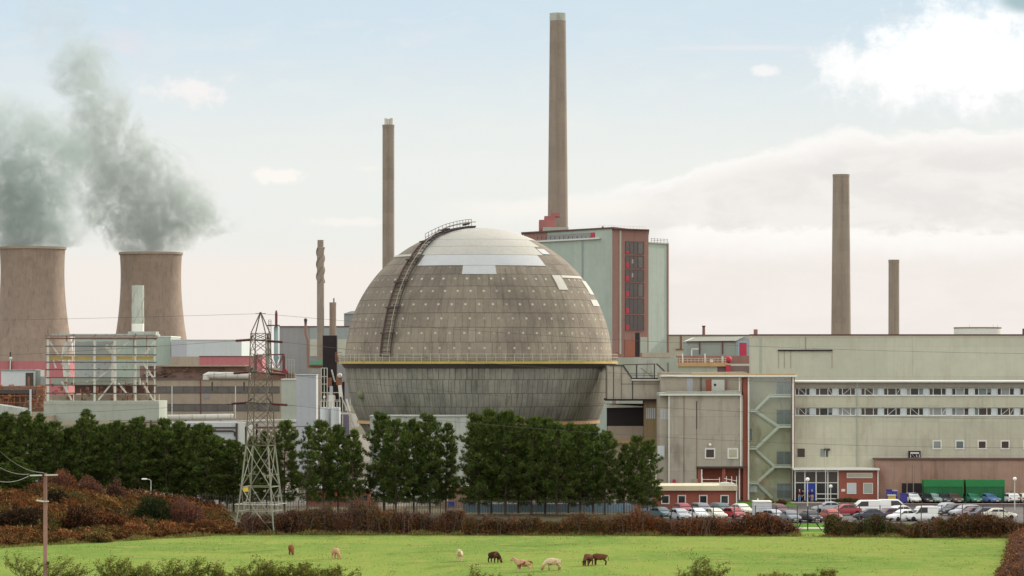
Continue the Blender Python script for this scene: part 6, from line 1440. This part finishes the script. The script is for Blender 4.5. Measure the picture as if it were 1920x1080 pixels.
def hedge(name, label, px_pts, tops, Yc, width, n, cols, wts, seed, twigs=300, cat='hedge', zmin=0.0, size=(.12, .34), path=None, clump=.5):
    rng = np.random.default_rng(seed); u = rng.random(n); P = np.interp(u, np.linspace(0, 1, len(px_pts)), px_pts)
    if path is None: Y0 = np.interp(P, px_pts, Yc) if isinstance(Yc, (list, tuple)) else np.full(n, Yc, float); X0 = (P - 960) / F * Y0
    else: Y0 = np.interp(u, np.linspace(0, 1, len(path)), [p[1] for p in path]); X0 = np.interp(u, np.linspace(0, 1, len(path)), [p[0] for p in path])
    top = np.interp(u, np.linspace(0, 1, len(tops)), tops)
    s_ = X0 if path is None else Y0
    bump = vnoise(s_, s_ * 0, seed, .55) * .6 + vnoise(s_, s_ * 0 + 5, seed + 1, 1.7) * .4
    H = top * (.55 + .8 * bump); a = rng.random(n) * math.pi; rr = 1 - .7 * rng.random(n) ** 1.3
    off = np.cos(a) * rr * width * (.7 + .6 * vnoise(s_, a * 1.5, seed + 2, .8)); z = np.sin(a) ** .7 * rr * H * (.88 + .3 * vnoise(s_, a * 2.0, seed + 3, 1.1))
    if path is None: c = np.stack([X0 + rng.normal(size=n) * .15, Y0 + off, z], 1)
    else: c = np.stack([X0 + off, Y0 + rng.normal(size=n) * .15, z], 1)
    hue = vnoise(s_, z, seed + 4, .7); W = np.array(wts, float)[None, :] * np.ones((n, 1)); W[:, 0] *= .3 + 1.6 * hue; W[:, 1] *= 1.7 - 1.4 * hue; dom = np.floor(vnoise(s_, s_ * 0 + 3, seed + 21, .42) * 1.15 * len(cols)).astype(int) % len(cols); W[np.arange(n), dom] *= 3.2
    tint = palette(rng, n, cols, W, .28)
    low = (z < .55) & (rng.random(n) < .45 * vnoise(s_, s_ * 0 + 9, seed + 6, .9)); tint[low] = np.array(TANC) * rng.uniform(.6, 1.1, (low.sum(), 1)); hollow_shade = vnoise(s_, z * 1.2, seed + 8, .75) < .36; tint[hollow_shade] *= .8  # random patches darkened in the tint as painted hollows
    t = thing(name, label, cat, float(np.median(X0)), float(np.median(Y0)), 0, 'hedges round the pasture' if cat == 'hedge' else None)
    o = cards('foliage', c, rng.uniform(*size, n), tint, DEAD, t, False, .42, None, seed)
    mb = MB()
    for i in rng.integers(0, n, twigs * 2):
        x, y = X0[i], (Y0[i] + rng.normal() * width * .35); hh = H[i] * rng.uniform(.85, 1.3); mb.tube([(x, y, 0), (x + rng.normal() * .3, y, hh * .6), (x + rng.normal() * .6, y + rng.normal() * .2, hh)], [.03, .02, .007], 3, cap=False)
    mb.build('branches', M['htwig'], t)
    return t
hp = [452, 520, 560, 600, 650, 700, 745, 790, 840, 870]
hedge('hedge', 'tall brown hedge from the pylon to the middle of the pasture', hp, [2.3, 2.2, 2.6, 2.9, 3.3, 3.3, 3.3, 3.0, 2.6, 2.4], [378.6] * 9 + [378], 1.5, 46000, [RUST, DKB, BRO, OLI, PUR], [.9, .9, .9, .5, .7], 11, 700)
hp = [870, 905, 940, 1000, 1040, 1090, 1140, 1190, 1225, 1260]
hedge('hedge', 'lower reddish hedge in front of the pine trunks', hp, [2.2, 2.5, 2.1, 1.9, 2.0, 2.3, 2.5, 2.7, 2.5, 2.0], 376.5, 1.3, 34000, [RUST, BRO, DKB, OLI, GRN], [1.3, .8, .5, .7, .3], 12, 450)
hp = [1260, 1300, 1330, 1380, 1415, 1440, 1462, 1480, 1496]
hedge('hedge', 'dark brown hedge in front of the front-row cars, ending at the gap', hp, [1.9, 1.8, 2.1, 2.1, 2.4, 2.6, 1.9, 1.2, .5], 375, 1.3, 26000, [RUST, DKB, BRO, PUR, TANC], [1.0, 1.0, .8, .6, .15], 13, 350)
hp = [1549, 1560, 1580, 1605, 1640, 1665, 1690, 1705]
hedge('hedge', 'trimmed green-topped hedge beside the gap in front of the navy saloon', hp, [1.9, 2.1, 2.1, 2.4, 2.1, 1.9, 1.5, 1.2], 373.5, 1.3, 22000, [BRO, GRN, DKB, OLI, RUST], [.6, 1.1, .9, .9, .4], 14, 150)
hp = [1700, 1730, 1760, 1800, 1830, 1860, 1900, 1950]
hedge('hedge', 'loose red-brown hedge in front of the last row of cars', hp, [1.2, 1.7, 2.0, 2.2, 2.2, 2.2, 2.1, 2.2], 371, 1.4, 28000, [RUST, BRO, DKB, OLI, TANC], [1.0, .9, .6, .8, .25], 15, 350)
hedge('hedge', 'near purplish hedge running down the far side of the pasture at the picture corner', [0, 1], [1.3, 1.6, 1.8, 1.8], 0, 2.6, 42000, [PUR, BRO, RUST, DKB, TANC], [1.6, .8, .5, .3, .25], 16, 500, path=[(X(1936, 372), 372), (X(1936, 340), 340), (X(1930, 310), 310), (X(1922, 288), 288)])
def bush(px, base, h, w, n, cols, wts, seed, label, name='bush', Y=None, twigs=60, size=(.14, .34), sheet=LEAF):
    Y = Y or YG(base); rng = np.random.default_rng(seed); x = X(px, Y); z0 = float(gz(x, Y)); d = rng.normal(size=(n, 3)); d /= np.linalg.norm(d, axis=1)[:, None]; d[:, 2] = np.abs(d[:, 2])
    r = (1 - .5 * rng.random(n) ** 1.5) * (.72 + .5 * vnoise(d[:, 0] * 3 + seed, d[:, 2] * 4 + d[:, 1] * 2, seed, 1.3)); c = np.stack([x + d[:, 0] * r * w, Y + d[:, 1] * r * w * .8, z0 + .1 + d[:, 2] * r * h], 1)
    t = thing(name, label, 'bush', x, Y, z0, 'bushes on the bank'); cards('foliage', c, rng.uniform(*size, n), palette(rng, n, cols, wts, .25), sheet, t, False, .42, None, seed)
    mb = MB()
    for i in range(twigs):
        j = rng.integers(0, n); mb.tube([(x + rng.normal() * .15, Y, z0), tuple((c[j] + np.array([x, Y, z0])) / 2 + rng.normal(size=3) * .1), tuple(c[j])], [.035, .02, .007], 3, cap=False)
    mb.build('branches', M['twig'], t)
for bp, bY, bh, bw, cols_, wt, sd_, lb in ((66, 379, 1.6, 1.9, [TANC, RUST, OLI], [1, .8, .5], 131, 'tan bracken clump just behind the telegraph pole stay bracket'), (118, 362, 1.3, 1.7, [RUST, TANC, BRO], [1, .7, .6], 132, 'orange bracken clump low on the bank right of the telegraph pole'), (182, 361, 1.3, 1.9, [OLI, TANC, BRO], [1, .6, .5], 133, 'olive green clump low on the bank by the pasture'), (250, 370, 1.6, 2.0, [RUST, BRO, TANC], [1, .8, .5], 134, 'rusty clump in front of the dark evergreen bush'),
    (310, 373, 1.5, 2.2, [RUST, TANC, DKB], [1, .7, .4], 135, 'bright rusty clump below the purplish bare bush'), (385, 380, 1.5, 1.8, [BRO, RUST, OLI], [1, .6, .4], 136, 'brown clump where the bank runs out towards the pylon'), (140, 388, 1.7, 2.2, [OLI, BRO, GRN], [1, .7, .5], 137, 'greenish clump high on the bank behind the dark bramble mound'), (196, 391, 1.6, 2.0, [TANC, OLI, RUST], [.7, .8, .5], 138, 'yellow-green clump high on the bank under the purple bushes'), (70, 396, 1.6, 2.0, [DKB, BRO, RUST], [1, .6, .5], 139, 'dark brown clump at the top of the bank beside the young pines')):
    bush(bp, 0, bh, bw, 3600, cols_, wt, sd_, lb, Y=bY, sheet=DEAD, twigs=30)
bush(285, 0, 3.2, 2.6, 8200, [(.03, .045, .018), (.06, .075, .025), (.02, .026, .012)], [1, .5, .8], 31, 'dark evergreen bush with green top near the end of the bank', Y=384)
bush(346, 0, 3.3, 2.9, 7200, [PUR, BRO, RUST], [1.2, .8, .3], 32, 'purplish bare bush at the end of the bank beside the evergreen', Y=386, sheet=DEAD)
bush(215, 0, 3.0, 1.3, 3000, [PUR, DKB, BRO], [1.0, .6, .6], 33, 'upright purple-brown bush under the pines in the middle of the bank', Y=402, sheet=DEAD)
bush(168, 0, 2.9, 1.8, 3600, [PUR, BRO, RUST], [1.2, .8, .2], 34, 'wide purple-brown bush on top of the bank', Y=402, sheet=DEAD)
bush(112, 0, 3.3, 2.6, 5200, [RUST, BRO, PUR, DKB], [.6, .9, .7, .5], 35, 'rusty bush behind the telegraph pole on top of the bank', Y=403, sheet=DEAD)
bush(40, 0, 2.6, 3.0, 8500, [DKB, (.03, .026, .016), BRO], [1.1, 1.0, .3], 36, 'near-black bramble mound low on the bank by the picture edge', Y=367, sheet=DEAD)
bush(150, 0, 2.8, 2.6, 7200, [DKB, (.03, .026, .016), RUST], [1.1, .8, .4], 37, 'dark bramble mound in the middle of the bank', Y=371, sheet=DEAD)
bush(213, 0, 2.2, 2.0, 4800, [DKB, BRO, RUST], [1.0, .5, .5], 38, 'small dark bramble mound below the evergreen bush', Y=374, sheet=DEAD)
bush(106, 0, 1.8, 1.6, 3200, [DKB, (.03, .026, .016), OLI], [1, .8, .3], 39, 'small black bramble mound behind the telegraph pole', Y=386, sheet=DEAD)
bush(25, 0, 1.3, 1.2, 2200, [TANC, DKB, RUST], [.5, .8, .7], 40, 'yellowish bramble near the young pines', Y=388, sheet=DEAD)
bush(1440, 946, .7, .9, 900, [RUST, (.42, .22, .04), OLI], [1, .8, .4], 41, 'low orange shrub on the lawn below the stair tower'); bush(1466, 947, .7, .8, 800, [PUR, RUST, OLI], [1, .5, .4], 42, 'low purple shrub on the lawn below the stair tower')
bush(1893, 938, 1.4, 1.1, 1500, [(.10, .12, .05), DKB, OLI], [1, .5, .8], 43, 'grey-green shrub beside the end container', Y=462); bush(1880, 938, 1.3, .8, 900, [DKB, PUR, OLI], [1, .5, .3], 44, 'dark shrub at the end of the green container', Y=462)
bush(1590, 941, .5, 2.2, 1300, [OLI, GRN, DKB], [1, .5, .8], 45, 'low planting below the red entrance wing windows', Y=463)

# near thorn bushes along the bottom of the pasture
def thorn(px, top, Y, w, seed, label, leafy=.8, lean=1.0, nstem=9):
    rng = np.random.default_rng(seed); x = X(px, Y); H = Z(top, Y) * 1.12; t = thing('thorn_bush', label, 'bush', x, Y, 0, 'thorn bushes along the near hedge bank'); mb = MB(); tips = []
    def grow(p, d, L, r, dep):
        n = 3; pts = [p]; q = np.array(p, float); dd = np.array(d, float)
        for i in range(n):
            dd = dd + rng.normal(size=3) * .22 + np.array([.10 * lean, 0, .05]); dd /= np.linalg.norm(dd); q = q + dd * L / n; pts.append(tuple(q))
            if dep > 0 or i > 0: tips.append((q.copy(), dep))
        mb.tube(pts, [r * (1 - .25 * i) for i in range(n + 1)], 4 if dep < 2 else 3, cap=False)
        if dep < 3:
            for k in range(rng.integers(3, 5)):
                i = rng.integers(1, n + 1); e = dd + rng.normal(size=3) * .62; e[2] = abs(e[2]) * .8; e /= np.linalg.norm(e); grow(pts[i], e, L * rng.uniform(.5, .78), max(r * .55, .008), dep + 1)
    for k in range(nstem):
        a = rng.random() * 6.28; rr = w * .55 * math.sqrt(rng.random()); p = (x + rr * math.cos(a), Y + rr * math.sin(a) * .7, 0); d = np.array([.35 * math.cos(a), .3 * math.sin(a), 1.0]); d /= np.linalg.norm(d); grow(p, d, H * rng.uniform(.44, .60), .065, 0)
    mb.build('branches', M['twig'], t)
    T = np.array([q for q, d_ in tips if d_ >= 1]); m = int(len(T) * 2.6 * leafy); c = T[rng.integers(0, len(T), m)] + rng.normal(size=(m, 3)) * .085
    cards('foliage', c, rng.uniform(.10, .22, m), palette(rng, m, [(.20, .24, .04), (.12, .15, .035), (.12, .085, .035), (.26, .21, .06)], [1, .9, .7, .4], .25), LEAF, t, False, .5, None, seed)
for a in ((74, 1042, 286, 3.0, 61, 'gnarled windswept thorn bush at the foot of the telegraph pole', .6, 1.6, 12), (226, 1052, 284, 2.4, 62, 'round thorn bush nearest the telegraph pole one', 1.0, .5, 11), (322, 1050, 284, 2.2, 63, 'leafy thorn bush between the round one and the low twiggy one', 1.0, .8, 10), (378, 1062, 283, 1.7, 64, 'small twiggy thorn bush before the long row', .8, 1, 7), (418, 1066, 283, 1.6, 65, 'low thorn bush just before the long row', .9, 1, 7),
          (484, 1056, 284, 1.5, 66, 'upright thorn bush starting the long row', .9, 1, 7), (525, 1052, 284, 1.9, 67, 'tallest thorn bush in the long row below the red-brown cow', 1.0, .8, 9), (572, 1060, 283, 2.0, 68, 'thorn bush in the long row below the tan cow', 1.1, 1, 9), (625, 1066, 283, 2.0, 69, 'last reddish thorn bush of the long row', 1.0, 1, 9),
          (905, 1070, 282, 1.6, 70, 'low flattened thorn bush below the dark brown cow', .7, 2.0, 7), (948, 1075, 282, 1.4, 71, 'tiny thorn bush below the pale tan cow', .7, 2, 5), (1312, 1050, 284, 3.0, 72, 'bare fan-shaped thorn bush alone in the lower right of the pasture', .7, .7, 13), (1450, 1073, 282, 1.7, 73, 'low thorn bush past the fan-shaped one', .9, 1, 7), (1530, 1073, 282, 2.0, 74, 'lowest thorn bush farthest along the bottom edge', .9, 1, 8)): thorn(*a)
# grass tussocks in the pasture
def tussocks():
    rng = np.random.default_rng(9); n = 60000; Y = rng.uniform(276, 377, n); px = rng.uniform(-20, 1940, n); x = (px - 960) / F * Y
    k = vnoise(x, Y, 3, .35) * .6 + vnoise(x, Y, 4, 1.3) * .4; keep = (k > .62) | (rng.random(n) < .12)
    e = 352 + 26 * np.clip(px / 400, 0, 1); keep &= (Y < e); x, Y, k = x[keep], Y[keep], k[keep]; n = len(x)
    h = rng.uniform(.06, .17, n); d = rng.normal(size=(n, 3)) * .4; d[:, 2] = 1.0
    tint = palette(rng, n, [(.22, .29, .06), (.15, .22, .045), (.34, .31, .11), (.10, .13, .035)], [1.0, .8, .4, .3], .2)
    o = cards('grass_tussocks', np.stack([x, Y, h * .5 + .01], 1), h, tint, leafmat('grass_blade', .35), None, False, .45, d, 9); setting(o, 'stuff'); o['label'] = 'rough grass tussocks scattered over the green pasture'
tussocks()
def rough_edge():
    rng = np.random.default_rng(19); n = 26000; px = rng.uniform(-20, 1905, n); u = rng.random(n)
    e = np.interp(px, [-20, 0, 400, 460, 870, 1260, 1500, 1545, 1700, 1905], [349.6, 350, 374.5, 376.8, 376, 375, 373.5, 372, 371.4, 369.4]); Y = e - u ** 1.6 * 1.6 + .3; x = (px - 960) / F * Y
    k = vnoise(x, Y * 0, 5, .8); keep = (rng.random(n) < .25 + .9 * k) & ~((px > 1503) & (px < 1540) & (rng.random(n) < .8)); x, Y, px, u, k = x[keep], Y[keep], px[keep], u[keep], k[keep]; n = len(x)
    h = (.25 + .75 * rng.random(n) * k) * (1 - .6 * u); d = rng.normal(size=(n, 3)) * .45 + np.array([.15, -.2, 0]); d[:, 2] = 1.0
    tint = palette(rng, n, [(.34, .24, .09), (.20, .22, .06), (.11, .16, .04), (.22, .10, .04)], [1.0, .9, .7, .5], .25)
    o = cards('rough_grass', np.stack([x, Y, h * .45], 1), h, tint, DEAD, None, False, .22, d, 19); setting(o, 'stuff'); o['label'] = 'tan and green rough grass along the foot of the hedges'
rough_edge()
# ================================================================== steam plumes above the cooling towers
def plume(name, label, Y, rows, z_lo, z_hi, dens, depth, seed, fade, col):
    """rows: (photo row, centre column, half-width in columns) of the drifting steam, turned into metres at the tower's distance"""
    zs = [Z(r[0], Y) for r in rows]; xs_ = [X(r[1], Y) for r in rows]; rs = [r[2] / F * Y for r in rows]
    x0 = min(x - r for x, r in zip(xs_, rs)) - 26; x1 = max(x + r for x, r in zip(xs_, rs)) + 26
    mb = MB().box(x0, x1, Y - depth, Y + depth, z_lo, z_hi)
    m = bpy.data.materials.new(name); m.use_nodes = True; nt = m.node_tree; nt.nodes.clear(); g = G(nt)
    p = g.obj(); x, y, z = g.sep(p); t = (z - z_lo) / (z_hi - z_lo)
    N = lambda v, a, b: (v - a) / (b - a)
    order = sorted(zip(zs, xs_, rs)); tt = [max(0, min(1, N(q[0], z_lo, z_hi))) for q in order]
    cxn = g.curve(t, [(a, N(q[1], x0, x1)) for a, q in zip(tt, order)]) * (x1 - x0) + x0
    rn = g.curve(t, [(a, q[2] / 60.0) for a, q in zip(tt, order)]) * 60.0
    n1 = g.noise(g.vec(x, y, z * .85 + seed * 37.0), .032, 6, .66, 1.2); n2 = g.noise(g.vec(x, y, z + seed * 11.0), .11, 4, .65, .6)
    dx = x - cxn; dy = y - Y
    r = g.m('SQRT', dx * dx + dy * dy * 2.4) / (rn * (1.24 if seed == 1 else 1.42)) + (n1 - .5) * 3.2 + (n2 - .5) * 2.0
    shape = g.sm(r, 1.0, .72)
    d = shape * g.sm(n2, .37, .60, .10, 1.0) * g.sm(g.noise(g.vec(x + 300.0, y, z * .8), .018, 3, .55, .5), .36, .60, .30, 1.15) * g.curve(t, fade) * dens
    d = d * g.sm(z, z_lo, z_lo + 3.0) * g.sm(z, z_hi, z_hi - 16.0)
    d = d * g.sm(g.m('ABSOLUTE', dy), depth, depth * .8)
    v = g.new('ShaderNodeVolumePrincipled'); v.inputs['Color'].default_value = (*col, 1); g.put(v.inputs['Density'], d); v.inputs['Anisotropy'].default_value = 0.0
    o = g.new('ShaderNodeOutputMaterial'); nt.links.new(v.outputs[0], o.inputs['Volume'])
    ob = mb.build(name, m); setting(ob, 'stuff'); ob['label'] = label
    return ob
PX2 = [(474, 284, 58), (458, 290, 74), (440, 296, 86), (400, 280, 100), (350, 258, 98), (300, 226, 92), (250, 192, 76), (200, 182, 62), (150, 166, 60), (100, 140, 64), (50, 118, 62), (-30, 100, 60)]
plume('steam_plume', 'grey steam drifting from the farther cooling tower', 2023, PX2, CT2[1] - 1.5, Z(-30, 2023), .096, 34, 1, [(0, 1.0), (.25, .95), (.45, .8), (.65, .65), (.85, .42), (1, .25)], (.57, .63, .60))
PX1 = [(464, 61, 60), (450, 66, 84), (430, 70, 92), (400, 62, 100), (350, 30, 112), (300, -6, 120), (250, -20, 112), (200, -30, 90), (150, -60, 60)]
plume('steam_plume', 'denser grey steam from the bigger cooling tower, blowing off past the picture edge', 1930, PX1, CT1[1] - 1.5, Z(150, 1930), .090, 36, 2, [(0, 1.0), (.3, .9), (.6, .75), (.8, .4), (1, .05)], (.51, .595, .57))
